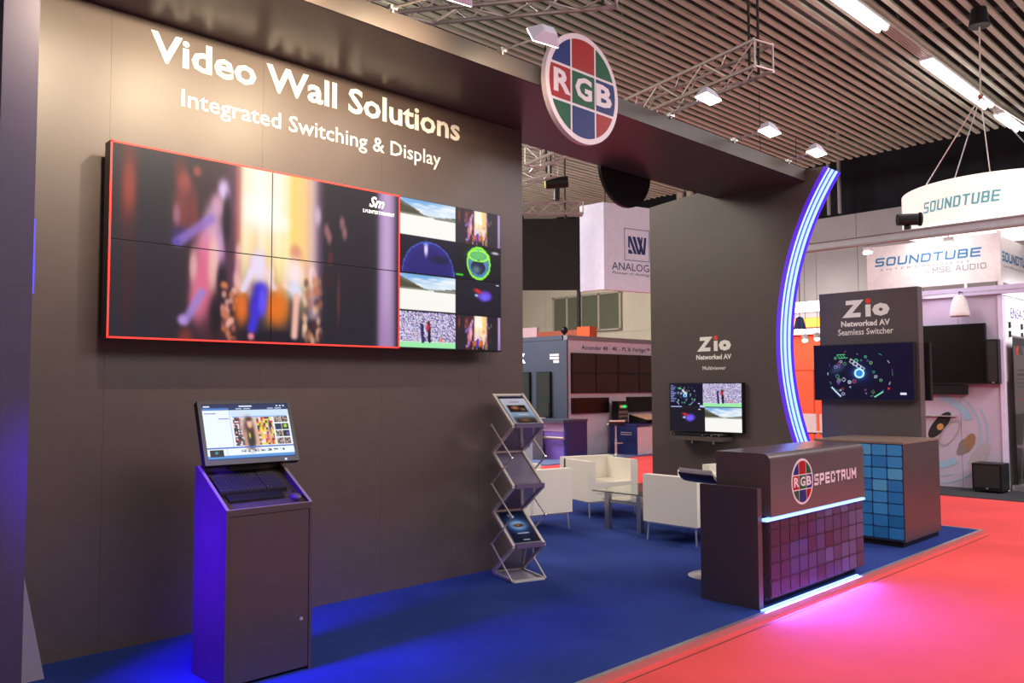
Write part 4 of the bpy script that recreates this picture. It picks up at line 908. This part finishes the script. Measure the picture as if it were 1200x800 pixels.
for r in range(2):
    for c in range(4):
        z0 = 1.965 if r == 0 else 1.475; t = thing('wall_display', '%s brown-grey switched-off panel in the %s row of the rear display wall' % (['first', 'second', 'third', 'fourth'][c], ['upper', 'lower'][r]), 'display', ((XC[c] + XC[c + 1]) / 2, 13.25, z0), 'off panels of the rear display wall')
        obj('casing', bx(XC[c] + .006, XC[c + 1] - .006, 13.235, 13.298, z0, z0 + .485), M_black, t); obj('screen', bx(XC[c] + .03, XC[c + 1] - .03, 13.230, 13.2345, z0 + .02, z0 + .465), mat('brown_off_screen', (.05, .036, .03), .6, spec=.12), t)
for x0, x1, lb in ((14.87, 16.22, 'wide black monitor low on the rear white wall, left of the equipment rack'), (17.0, 18.35, 'wide black monitor low on the rear white wall, right of the equipment rack')):
    t = thing('monitor', lb, 'monitor', ((x0 + x1) / 2, 13.25, 1.0), 'low black monitors at the rear'); obj('casing', bx(x0, x1, 13.22, 13.298, .985, 1.365), M_black, t, bevel=.005); obj('screen', bx(x0 + .02, x1 - .02, 13.214, 13.2195, 1.005, 1.345), M_off, t)
dk = thing('demo_desk', 'navy and white demo desk in front of the rear display wall', 'desk', (17.1, 12.8, -.02))
obj('end_panel', bx(16.19, 16.23, 12.36, 13.18, -.02, .68), M_navy, dk); obj('front_panel', bx(16.231, 18.0, 12.36, 12.40, -.02, .64), M_lil, dk); obj('top', bx(16.17, 18.0, 12.33, 13.2, .681, .72), M_navy, dk)
for z_ in (.45, .50): obj('end_lettering', bx(16.186, 16.189, 12.5, 12.84, z_, z_ + .02), M_lil, dk)
rk = thing('equipment_rack', 'small black equipment rack with a green display on the rear desk', 'rack', (16.45, 13.0, .721))
obj('case', bx(16.24, 16.62, 12.95, 13.15, .721, 1.27), M_black, rk)
for z_ in (.76, .86, .96): obj('device', bx(16.25, 16.61, 12.935, 12.949, z_, z_ + .07), mat('grey_device', (.15, .15, .15), .4), rk)
g_ = Img(30, 18, (.03, .1, .06)); g_.blob(.3, .5, .2, .3, (.95, .6, .3), .9); g_.blob(.65, .5, .3, .3, (.3, 1, .6), 1); picture('green_screen', g_.a, (16.25, 12.947, 1.20), X_, NZ, .36, .13, M_scr, rk)
tt = thing('touch_table', 'tilted touch screen on the rear desk beside the rack', 'screen', (17.0, 12.75, .721))
obj('body', prism(B(), [(16.66, 12.45, .721), (16.66, 12.95, .721), (16.66, 12.95, .93), (16.66, 12.38, .80)], (.95, 0, 0)), M_black, tt)
obj('display', prism(B(), [(16.70, 12.43, .815), (16.70, 12.91, .925), (17.48, 12.91, .925), (17.48, 12.43, .815)], (0, 0, .006)), mat('orange_map_screen', (.3, .16, .1), .4, emit=(.55, .28, .18), es=.5, scale=9, var=.4), tt)
stool('pale bar stool in front of the rear navy desk', 15.72, 12.62, -.02, .72, math.radians(230))
# side counter
sc_ = thing('service_counter', 'navy counter with violet front panel along the dark side of the rear stand', 'counter', (14.25, 14.4, -.02))
obj('countertop', bx(13.85, 14.69, 12.62, 16.5, .83, .885), M_slate, sc_); obj('end_panel', bx(13.95, 14.69, 12.64, 12.70, -.02, .829), M_navy, sc_)
M_vio = mat('violet_panel', (.22, .12, .50), .5)
obj('front_panel', bx(13.98, 14.02, 12.705, 13.34, -.02, .60), M_vio, sc_); obj('upper_panel', bx(14.0, 14.04, 12.705, 16.4, .61, .829), mat('pink_violet_panel', (.55, .35, .60), .5), sc_); obj('front_board', bx(14.0, 14.04, 13.35, 16.4, -.02, .60), M_slate, sc_)
bm = B(); rod(bm, (13.88, 12.64, .47), (13.88, 13.5, .47), .035, 10); rod(bm, (13.88, 12.8, .47), (13.99, 12.8, .47), .015, 8); rod(bm, (13.88, 13.3, .47), (13.99, 13.3, .47), .015, 8); obj('hand_rail', bm, mat('tan_metal', (.45, .35, .3), .4, .5), sc_, smooth=True)
bn = thing('recycling_bin', 'grey bin with blue and yellow labels in front of the dark side counter', 'bin', (13.7, 13.75, -.02))
obj('bin_body', bx(13.50, 13.84, 13.25, 14.2, -.02, .66), mat('grey_bin', (.25, .25, .27), .5), bn)
obj('blue_label', disc(B(), (13.498, 13.42, .36), NY, Z_, .115, .002, 6), M_navy, bn); obj('white_ring', disc(B(), (13.496, 13.42, .36), NY, Z_, .075, .002, 24, ring=.055), M_white, bn); obj('yellow_label', disc(B(), (13.498, 13.72, .36), NY, Z_, .10, .002, 6), mat('yellow_print', (.75, .55, .05), .5), bn)
for i, (y0_, y1_) in enumerate(((14.46, 14.9), (13.76, 14.22))):
    t = thing('portrait_monitor', ['dark portrait monitor on the slate side wall under the lit letter', 'dark portrait monitor on the slate side wall nearer its corner'][i], 'monitor', (14.66, (y0_ + y1_) / 2, .92), 'portrait monitors'); obj('casing', bx(14.63, 14.699, y0_, y1_, .92, 2.0), M_black, t); obj('screen', bx(14.625, 14.629, y0_ + .02, y1_ - .02, .94, 1.98), mat('green_off_screen', (.03, .035, .03), .5, spec=.15), t)
t = thing('desk_monitor', 'small grey monitor standing on the dark side counter', 'monitor', (14.3, 13.7, .886)); obj('screen', bx(14.30, 14.33, 13.5, 13.86, .93, 1.25), mat('green_off_screen', (0, 0, 0)), t); obj('stand', bx(14.27, 14.36, 13.62, 13.74, .886, .93), M_black, t); obj('paper_tray', bx(13.95, 14.2, 13.5, 14.1, .886, .91), M_white, t)
# stands further behind
for nm_, lb, x0, x1, y0_, y1_, z1, m_ in (('stand_header', 'pale pink header board beyond the slate side wall', 17, 17.1, 16.5, 17.3, 3.34, mat('pink_board', (.75, .5, .52), .6)), ('stand_header', 'brick red header board beyond the slate side wall', 17, 17.1, 14.79, 16.49, 3.19, mat('brick_red_board', (.42, .10, .05), .6)), ('stand_header', 'bright orange end box of the header beyond the rear stand', 16.8, 17.1, 14.34, 14.78, 3.24, mat('orange_board', (.90, .12, .03), .5))):
    tag(obj(nm_, bx(x0, x1, y0_, y1_, -.04, z1), m_), lb, 'board', 'headers beyond the rear stand')
bm = B(); rod(bm, (17.3, 15.15, -.04), (17.3, 15.15, 6.4), .055, 10); tag(obj('black_pole', bm, M_blackm, smooth=True), 'slim black pole below the hanging screen, before the windows', 'pole')
t = thing('small_spotlight', 'small black round spotlight on top of the rear stand corner', 'light', (14.8, 13.45, 2.871)); bm = B(); bmesh.ops.create_uvsphere(bm, u_segments=12, v_segments=8, radius=.09, matrix=Matrix.Translation((14.82, 13.45, 3.0))); obj('head', bm, M_black, t, smooth=True); bm = B(); rod(bm, (14.82, 13.45, 2.871), (14.82, 13.45, 2.93), .03, 8); obj('foot', bm, M_black, t)
# no reflected booth board in the windows; the panes' lightened colour and gloss stand in
# ================================================================ RIGHT: LOUDSPEAKER STAND
M_lilw = mat('lilac_lit_board', (.50, .44, .56), .6, scale=3)
M_wht = mat('bright_white_board', (.88, .85, .86), .6)
struct(obj('floor_speaker_stand', bx(13.62, 19.9, -0.5, 6.6, -.039, -.03), M_grey))
sw = thing('speaker_wall', 'lilac white wall of the loudspeaker stand with pale blue ring artwork', 'wall', (14.85, 5.2, -.03))
for i in range(4): obj('wall_panel', bx(14.80, 14.86, 4.06 + i * .6, 4.655 + i * .6, -.029, 3.09), M_lilw, sw)
obj('corner_post', bx(14.77, 14.87, 3.99, 4.055, -.029, 3.09), mat('violet_white_post', (.75, .68, .9), .5), sw)
obj('return_board', bx(14.871, 18.6, 4.05, 4.10, -.029, 3.09), M_wht, sw)
obj('corner_post', bx(14.77, 14.87, 6.455, 6.52, -.029, 3.09), M_lilw, sw)
bmz = thing('stand_beam', 'white violet beam over the loudspeaker wall', 'beam', (14.8, 4.8, 3.1))
obj('beam_board', bx(14.72, 14.84, 3.0, 6.5, 3.10, 3.235), mat('violet_white_beam', (.62, .55, .80), .5), bmz); obj('groove', bx(14.715, 14.7195, 3.0, 6.5, 3.155, 3.165), M_hall, bmz); obj('return_beam', bx(14.841, 18.6, 4.02, 4.12, 3.10, 3.235), M_wht, bmz)
M_artb = mat('pale_blue_print', (.30, .50, .66), .6); AC = (14.797, 5.08, .88)
def arc(par, r0, r1, a0, a1, m_):
    n = max(6, int(abs(a1 - a0) / 5)); bm = B(); P_ = lambda r, a, dx: bm.verts.new((AC[0] - dx, AC[1] - r * math.cos(math.radians(a)), AC[2] + r * math.sin(math.radians(a))))
    rows = [[P_(r0, a, 0), P_(r1, a, 0), P_(r1, a, .002), P_(r0, a, .002)] for a in [a0 + (a1 - a0) * i / n for i in range(n + 1)]]
    for p_, q_ in zip(rows[:-1], rows[1:]):
        for k_ in range(4): bm.faces.new((p_[k_], p_[(k_ + 1) % 4], q_[(k_ + 1) % 4], q_[k_]))
    bm.faces.new(rows[0]); bm.faces.new(rows[-1]); bmesh.ops.recalc_face_normals(bm, faces=bm.faces[:]); obj('printed_arc', bm, m_, par)
arc(sw, .52, .64, 20, 82, M_artb); arc(sw, .52, .62, -95, -55, M_artb); arc(sw, .70, .725, -45, 62, M_artb); arc(sw, .80, .82, -15, 28, M_artb); arc(sw, .86, .875, -85, -30, M_artb); arc(sw, .74, .755, -100, -70, M_artb); arc(sw, .90, .915, 60, 95, M_artb); arc(sw, .74, .755, 92, 130, M_artb)
def ell(par, nm, y, z, a, b_, rot, m_, ring_=0):
    c, s_ = math.cos(math.radians(rot)), math.sin(math.radians(rot)); bm = B(); disc(bm, (0, 0, 0), NY, Z_, 1, .001, 28, ring_)
    for v_ in bm.verts:
        p_, q_ = -v_.co.y * a, v_.co.z * b_; v_.co = Vector((14.796 + min(0, v_.co.x) * 2 - .0005 * len(par.children) * .1, y - (p_ * c - q_ * s_), z + p_ * s_ + q_ * c))
    obj(nm, bm, m_, par)
ell(sw, 'printed_driver', 4.99, .98, .27, .10, 52, M_blackm); ell(sw, 'printed_driver', 4.98, .95, .06, .05, 52, mat('amber_print', (.55, .30, .10), .5))
ell(sw, 'printed_ring', 4.84, .85, .27, .11, 55, mat('grey_print', (.35, .33, .35), .5), .82)
ell(sw, 'printed_magnet', 4.62, .66, .12, .08, 60, mat('steel_print', (.22, .20, .20), .5)); ell(sw, 'printed_magnet', 4.55, .70, .17, .08, 65, mat('dark_amber_print', (.30, .18, .10), .5)); ell(sw, 'printed_magnet', 4.66, .58, .10, .06, 50, mat('steel_print', (0, 0, 0)))
ell(sw, 'printed_grille', 4.40, .50, .24, .11, 58, mat('pale_grey_print', (.42, .39, .44), .5))
obj('thin_shelf', bx(14.74, 14.799, 4.72, 5.45, 1.125, 1.14), M_hall, sw)
tvb = thing('television', 'big switched-off black television on the loudspeaker wall behind the tower', 'television', (14.7, 4.8, 1.67)); obj('casing', bx(14.68, 14.75, 4.22, 5.75, 1.66, 2.64), M_black, tvb, bevel=.005); obj('screen', bx(14.675, 14.679, 4.24, 5.73, 1.69, 2.62), M_off, tvb); obj('wall_mount', bx(14.751, 14.799, 4.7, 5.2, 2.0, 2.3), M_blackm, tvb)
sb = thing('soundbar', 'black soundbar under the big television on the loudspeaker wall', 'speaker', (14.72, 5.0, 1.49)); obj('cabinet', bx(14.68, 14.76, 4.52, 5.6, 1.49, 1.635), M_black, sb, bevel=.01); obj('bracket', bx(14.761, 14.799, 4.8, 5.1, 1.53, 1.6), M_blackm, sb); obj('logo_plate', bx(14.678, 14.68, 5.10, 5.14, 1.51, 1.53), M_chrome, sb)
cs_ = thing('column_speaker', 'tall black column loudspeaker beside the big television', 'speaker', (14.7, 4.1, 1.66)); obj('cabinet', bx(14.62, 14.76, 4.03, 4.20, 1.66, 2.37), M_black, cs_, bevel=.012); obj('grille', bx(14.612, 14.619, 4.05, 4.18, 1.70, 2.34), M_blackm, cs_); obj('logo_plate', bx(14.609, 14.612, 4.09, 4.13, 1.675, 1.69), M_chrome, cs_); obj('bracket', bx(14.761, 14.799, 4.08, 4.15, 1.9, 2.1), M_blackm, cs_)
sub = thing('subwoofer', 'black cube subwoofer on the grey carpet before the loudspeaker wall', 'speaker', (14.5, 4.2, -.03)); obj('cabinet', bx(14.34, 14.74, 3.96, 4.38, .0, .42), M_black, sub, bevel=.012); obj('grille', bx(14.331, 14.339, 3.99, 4.35, .05, .39), M_blackm, sub); obj('logo_plate', bx(14.327, 14.331, 4.15, 4.18, .03, .045), M_chrome, sub)
for x in (14.38, 14.70):
    for y_ in (4.0, 4.34): bm = B(); rod(bm, (x, y_, -.03), (x, y_, .0), .018, 8); obj('foot', bm, M_black, sub)
ps = thing('pendant_speaker', 'white bell shaped pendant loudspeaker hanging before the violet beam', 'speaker', (14.6, 4.56, 2.75)); bm = B(); lathe(bm, (14.56, 4.55, 2.765), [(.145, 0), (.15, .015), (.145, .06), (.115, .22), (.085, .30), (.05, .335), (.02, .345)], 24); obj('shell', bm, mat('warm_white_shell', (.78, .72, .72), .5), ps, smooth=True); bm = B(); path(bm, [(14.56, 4.55, 3.10), (14.56, 4.55, 3.16), (14.72, 4.55, 3.16)], .008, 6); obj('cable', bm, M_blackm, ps); bm = B(); rod(bm, (14.56, 4.55, 2.757), (14.56, 4.55, 2.764), .135, 24); obj('grille', bm, M_hall, ps)
# name boards on top
nb = thing('name_board', 'long white name board with blue lettering above the loudspeaker wall', 'sign', (14.8, 5.1, 3.3))
M_blu = mat('blue_print', (.03, .22, .50), .5); M_lead = mat('grey_lettering', (.28, .30, .36), .5)
obj('board', bx(14.78, 14.84, 4.03, 6.12, 3.31, 4.09), M_wht, nb); obj('edge_post', bx(14.75, 14.85, 3.985, 4.029, 3.24, 4.12), M_wht, nb)
for y_ in (4.5, 5.6): obj('leg', bx(14.79, 14.82, y_, y_ + .04, 3.236, 3.309), M_alu, nb)
block('SOUNDTUBE', (14.778, 5.98, 3.735), NY, Z_, 1.70, .15, .030, M_blu, nb, gap=.22, slant=.15)
text('E N T E R T A I N M E N T', (14.778, 5.88, 3.655), NY, Z_, 1.45, .035, M_lead, nb)
text('BY', (14.778, 5.12, 3.53), NY, Z_, .06, .035, M_lead, nb); block('MSE', (14.778, 5.02, 3.53), NY, Z_, .29, .095, .013, M_lead, nb, gap=.25); block('AUDIO', (14.778, 4.66, 3.53), NY, Z_, .46, .095, .013, M_lead, nb, gap=.25)
nb2 = thing('name_board', 'shorter name board running back from the corner of the loudspeaker stand', 'sign', (16.0, 4.03, 3.3))
obj('board', bx(14.87, 17.4, 4.035, 4.09, 3.31, 4.06), M_wht, nb2); block('SOUNDTUBE', (14.98, 4.032, 3.66), X_, Z_, 1.75, .16, .032, M_blu, nb2, gap=.22, slant=.15)
for x in (15.3, 16.8): obj('leg', bx(x, x + .04, 4.05, 4.08, 3.236, 3.309), M_alu, nb2)
text('E N T E R T A I N M E N T', (15.1, 4.032, 3.57), X_, Z_, 1.4, .035, M_lead, nb2)
# lit side panel and roll-up banner
lp = thing('product_panel', 'bright white product panel behind the roll-up banner', 'sign', (15.9, 4.04, 1.7)); obj('panel', bx(14.99, 16.9, 4.015, 4.045, 1.7, 3.05), M_wht, lp); text('EN54-24', (15.30, 4.012, 2.74), X_, Z_, .95, .17, mat('navy_lettering', (.08, .06, .25), .5), lp)
for x in (15.18, 15.86):
    for z_ in (2.47, 2.62):
        bm = B(); rod(bm, (x, 4.0, z_ - .05), (x, 4.0, z_ + .05), .02, 10); obj('small_speaker', bm, M_blackm, lp); obj('caption', bx(x + .1, x + .42, 4.010, 4.0145, z_ - .02, z_ + .01), mat('grey_caption', (.55, .55, .6), .5), lp)
ban = thing('rollup_banner', 'dark roll-up banner with red and black lettering at the right edge', 'banner', (15.3, 3.9, -.03))
bi = Img(70, 150, (.34, .30, .31)); bi.rect(0, 0, 1, .06, (.16, .15, .16)); bi.rect(0, .52, 1, 1, (.05, .045, .055)); bi.noise(0, .06, 1, .52, [(.36, .32, .33), (.32, .28, .29), (.40, .36, .36)], 1, .6)
bi.line(.55, .58, .25, .98, .012, (.5, .42, .45), .8, .4); bi.line(.05, .74, .95, .76, .010, (.55, .46, .48), .8, .4); bi.blob(.5, .745, .14, .04, (.55, .48, .50), .8)
for i in range(5): bi.rect(.18 + .04 * (i % 2), .22 + i * .028, .85 - .06 * (i % 3), .228 + i * .028, (.12, .1, .12))
bi.rect(.3, .42, .8, .435, (.55, .1, .12))
picture('printed_sheet', bi.a, (14.93, 3.898, 2.40), X_, NZ, .85, 2.34, M_print, ban); obj('sheet_back', bx(14.93, 15.78, 3.900, 3.906, .06, 2.40), M_black, ban)
obj('base_cassette', bx(14.90, 15.81, 3.82, 3.97, -.03, .055), M_alu, ban, bevel=.01); obj('top_rail', bx(14.92, 15.79, 3.893, 3.908, 2.401, 2.43), M_alu, ban); obj('foot', bx(15.05, 15.09, 3.70, 3.819, -.03, -.015), M_alu, ban)
text('d', (15.07, 3.896, 2.13), X_, Z_, .11, .15, M_redv, ban, bold=.02); text('AR', (15.20, 3.896, 2.13), X_, Z_, .26, .13, mat('dark_lettering', (.05, .05, .06), .5), ban)
# long hanging beam
lbm = thing('hall_beam', 'long white horizontal beam crossing behind the arch and before the hanging ring', 'beam', (12.3, 3.0, 3.75))
obj('beam_board', bx(12.30, 12.35, -1.0, 7.2, 3.76, 3.855), mat('grey_white_beam', (.60, .58, .62), .5), lbm); obj('upper_flange', bx(12.27, 12.38, -1.0, 7.2, 3.856, 3.875), M_hall, lbm); obj('lower_flange', bx(12.27, 12.38, -1.0, 7.2, 3.735, 3.7595), M_hall, lbm)
for y_ in (0.2, 6.8): bm = B(); rod(bm, (12.325, y_, 3.876), (12.325, y_, 6.5), .006, 6); obj('suspension_wire', bm, M_blackm, lbm)
sp = thing('stage_light', 'small black stage light clamped on the long white beam beside the ring', 'light', (12.3, 4.5, 3.876))
bm = B(); rod(bm, (12.20, 4.60, 4.02), (12.36, 4.38, 4.02), .085, 12); obj('barrel', bm, M_black, sp); bm = B(); rod(bm, (12.37, 4.36, 4.02), (12.385, 4.34, 4.02), .10, 12); obj('colour_frame', bm, M_blackm, sp); obj('clamp', bx(12.28, 12.34, 4.46, 4.54, 3.876, 3.96), M_black, sp); obj('red_light', bx(12.23, 12.24, 4.5, 4.52, 3.95, 3.97), mat('red_dot', (.8, 0, 0), .5, emit=(1, .05, .05), es=2), sp)
for y_, z_, lb in ((5.09, 3.60, 'small white floodlight glowing at the left end of the name board'), (3.97, 3.60, 'white floodlight glowing under the long beam near the ring')):
    t = thing('floodlight', lb, 'light', (12.33, y_, z_), 'floodlights under the long beam'); obj('housing', bx(12.31, 12.37, y_ - .06, y_ + .06, z_ + .03, z_ + .10), M_white, t); obj('lamp_glass', bx(12.30, 12.36, y_ - .055, y_ + .055, z_ + .0, z_ + .029), M_lampglow, t); obj('stem', bx(12.33, 12.34, y_ - .005, y_ + .005, z_ + .101, 3.7345), M_hall, t)
spot('floodlight_light', (13.3, 5.1, 3.65), 12, (1, .92, .95), (14.8, 5.0, 3.7), 130, 1, .1)
area('speaker_stand_light', (14.2, 5.0, 3.06), (.5, 1.6), 5, (.90, .70, 1.0), (14.6, 4.9, 0.5), 160)
area('return_wall_light', (15.8, 3.3, 3.2), (1.6, .2), 18, (1, .97, 1.0), (15.9, 4.05, 2.4), 150)
area('name_board_light', (14.0, 5.0, 4.25), (.2, 2.0), 11, (1, .95, .95), (14.8, 5.0, 3.65), 150)
# ring sign
RC = Vector((14.715, 3.909, 0)); RR = 1.46; rz0, rz1 = 4.13, 4.74
rg = thing('ring_sign', 'large white glowing ring sign with pale blue lettering hanging over the loudspeaker stand', 'sign', (14.715, 3.909, 4.02))
M_ring = mat('glowing_fabric', (.9, .85, .8), .7, emit=(1, .93, .84), es=.62, var=.01)
bm = B(); n = 72; rr = []
for k_ in range(n):
    a = 2 * math.pi * k_ / n; c_, s_ = math.cos(a), math.sin(a); rr.append([bm.verts.new((RC.x + r * c_, RC.y + r * s_, z)) for r, z in ((RR, rz0), (RR, rz1), (RR - .03, rz1), (RR - .03, rz0))])
for k_ in range(n):
    for j in range(4): bm.faces.new((rr[k_][j], rr[k_][(j + 1) % 4], rr[(k_ + 1) % n][(j + 1) % 4], rr[(k_ + 1) % n][j]))
bmesh.ops.recalc_face_normals(bm, faces=bm.faces[:]); obj('fabric_ring', bm, M_ring, rg, smooth=True)
def wrap(o_, a0):
    me = o_.data
    for v_ in me.vertices: a = a0 + v_.co.x / RR; v_.co = Vector((RC.x + (RR + .004) * math.cos(a), RC.y + (RR + .004) * math.sin(a), v_.co.z)) - root_loc(o_.parent)
    return o_
M_pale = mat('pale_cyan_print', (.12, .42, .50), .6, emit=(.35, .62, .66), es=.22)
tx = block('SOUNDTUBE', (rg.location.x, rg.location.y, rz0 + .17), X_, Z_, 1.15, .17, .030, M_pale, rg, gap=.22, slant=.15, depth=0)
for v_ in tx.data.vertices: v_.co.z += rg.location.z
bm = B(); bm.from_mesh(tx.data); bmesh.ops.triangulate(bm, faces=bm.faces[:]); bmesh.ops.subdivide_edges(bm, edges=[e for e in bm.edges if e.calc_length() > .12], cuts=2, use_grid_fill=False); bmesh.ops.triangulate(bm, faces=bm.faces[:]); bm.to_mesh(tx.data); bm.free()
wrap(tx, math.radians(148))
bm = B(); sc0 = [(2.05, .40), (2.35, .55), (2.75, .62), (2.35, .50)]; prism(bm, [(a, 0, rz0 + b_) for a, b_ in sc0], (0, .001, 0)); sw_ = obj('red_swoosh', bm, mat('red_print', (.8, .05, .06), .5, emit=(.9, .1, .1), es=.4), rg)
for v_ in sw_.data.vertices: v_.co += Vector((rg.location.x, rg.location.y, rg.location.z))
wrap(sw_, math.radians(148))
hk = Vector((13.097, 3.721, 5.822))
for ang in (150, 170, 250, 20, 330):
    a = math.radians(ang); bm = B(); rod(bm, (RC.x + (RR - .015) * math.cos(a), RC.y + (RR - .015) * math.sin(a), rz1), hk, .009, 6); obj('suspension_wire', bm, M_alu, rg)
ht = thing('chain_hoist', 'black chain hoist hanging from the slatted ceiling above the ring sign', 'hoist', (11.60, 3.28, 6.2))
bm = B(); rod(bm, (11.60, 3.28, 6.26), (11.60, 3.28, 6.49), .13, 12, .09); obj('hoist_body', bm, M_black, ht, smooth=True); bm = B(); rod(bm, (11.60, 3.28, 6.26), hk, .012, 6); obj('chain', bm, mat('pale_chain', (.55, .6, .5), .5, .4), ht); bm = B(); bmesh.ops.create_uvsphere(bm, u_segments=10, v_segments=6, radius=.04, matrix=Matrix.Translation(hk)); obj('hook', bm, mat('rust_hook', (.3, .08, .04), .5), ht)
# ================================================================ ORANGE STAND behind the arch
ob_ = thing('orange_stand', 'orange wall of a far stand seen between the arch and the tower', 'wall', (18.9, 9.3, -.04))
M_or = mat('orange_wall', (.95, .10, .03), .6, emit=(1, .10, .03), es=.12); obj('wall_board', bx(18.9, 18.96, 7.9, 10.6, -.04, 3.0), M_or, ob_); obj('door_frame', bx(18.89, 18.899, 9.15, 9.17, 0, 2.0), mat('dark_orange', (.5, .04, .01), .6), ob_); obj('door_frame', bx(18.89, 18.899, 9.15, 9.8, 2.001, 2.02), mat('dark_orange', (.5, .04, .01), .6), ob_)  # wall board material given a faint orange glow of its own
obj('lit_strip', bx(18.85, 18.96, 7.9, 10.6, 3.04, 3.26), mat('amber_light', (1, .4, .05), .5, emit=(1, .25, .03), es=1.2), ob_); obj('white_lit_band', bx(18.80, 18.96, 7.9, 10.6, 3.40, 3.65), mat('white_light_band', (1, 1, 1), .5, emit=(1, .97, .95), es=1.1), ob_); obj('white_beam', bx(18.80, 18.96, 7.9, 10.6, 2.86, 3.0), M_wht, ob_); obj('fascia', bx(18.84, 18.96, 7.9, 10.6, 3.262, 3.398), M_hall, ob_)
def pend(lb, x, y_, z0, z1, m_, glow):
    t = thing('pendant_lamp', lb, 'lamp', (x, y_, z0), 'pendant lamps of the orange stand'); bm = B(); lathe(bm, (x, y_, z0), [(.11, 0), (.115, .01), (.07, z1 - z0 - .03), (.03, z1 - z0)], 18); obj('shade', bm, m_, t, smooth=True); bm = B(); rod(bm, (x, y_, z0 - .008), (x, y_, z0 - .001), .095, 16); obj('bulb', bm, glow, t); bm = B(); rod(bm, (x, y_, z1), (x, y_, 6.5), .006, 5); obj('cord', bm, M_blackm, t)
pend('dark conical pendant lamp beside the arch', 15, 7.52, 2.72, 2.96, M_navy, M_lampglow)
for y_, z_, lb in ((7.72, 2.535, 'small white spotlight before the orange wall'), (7.47, 2.555, 'small grey spotlight before the orange wall, next to the tower')):
    t = thing('spotlight', lb, 'light', (15.6, y_, z_), 'small spotlights by the orange wall'); bm = B(); rod(bm, (15.6, y_, z_), (15.65, y_ + .03, z_ + .10), .06, 12); obj('head', bm, M_white, t); bm = B(); rod(bm, (15.596, y_ - .003, z_ - .01), (15.6, y_, z_), .05, 12); obj('lens', bm, M_lampglow, t); bm = B(); rod(bm, (15.63, y_, z_ + .09), (15.63, y_, 6.5), .006, 5); obj('cord', bm, M_hall, t)
def side_chair(lb, x, y_):
    t = thing('side_chair', lb, 'chair', (x, y_, -.04), 'white chairs of the orange stand'); obj('backrest', bx(x, x + .04, y_ - .2, y_ + .2, .66, 1.03), M_wht, t, bevel=.01); obj('seat', bx(x, x + .42, y_ - .21, y_ + .21, .60, .64), M_wht, t, bevel=.01); obj('seat_edge', bx(x - .005, x - .001, y_ - .21, y_ + .21, .60, .625), M_black, t)
    for dx in (.03, .38):
        for dy in (-.17, .17): bm = B(); rod(bm, (x + dx, y_ + dy, .60), (x + dx, y_ + dy, -.04), .012, 6); obj('leg', bm, M_alu, t)
side_chair('white chair before the orange wall, beside the arch', 17.2, 8.50); side_chair('white chair before the orange wall, beside the tower', 17.2, 8.02)
area('orange_stand_light', (17.6, 9.0, 4.2), (1, 2), 60, (1, .9, .85), (18.9, 9.0, 1.5), 150)
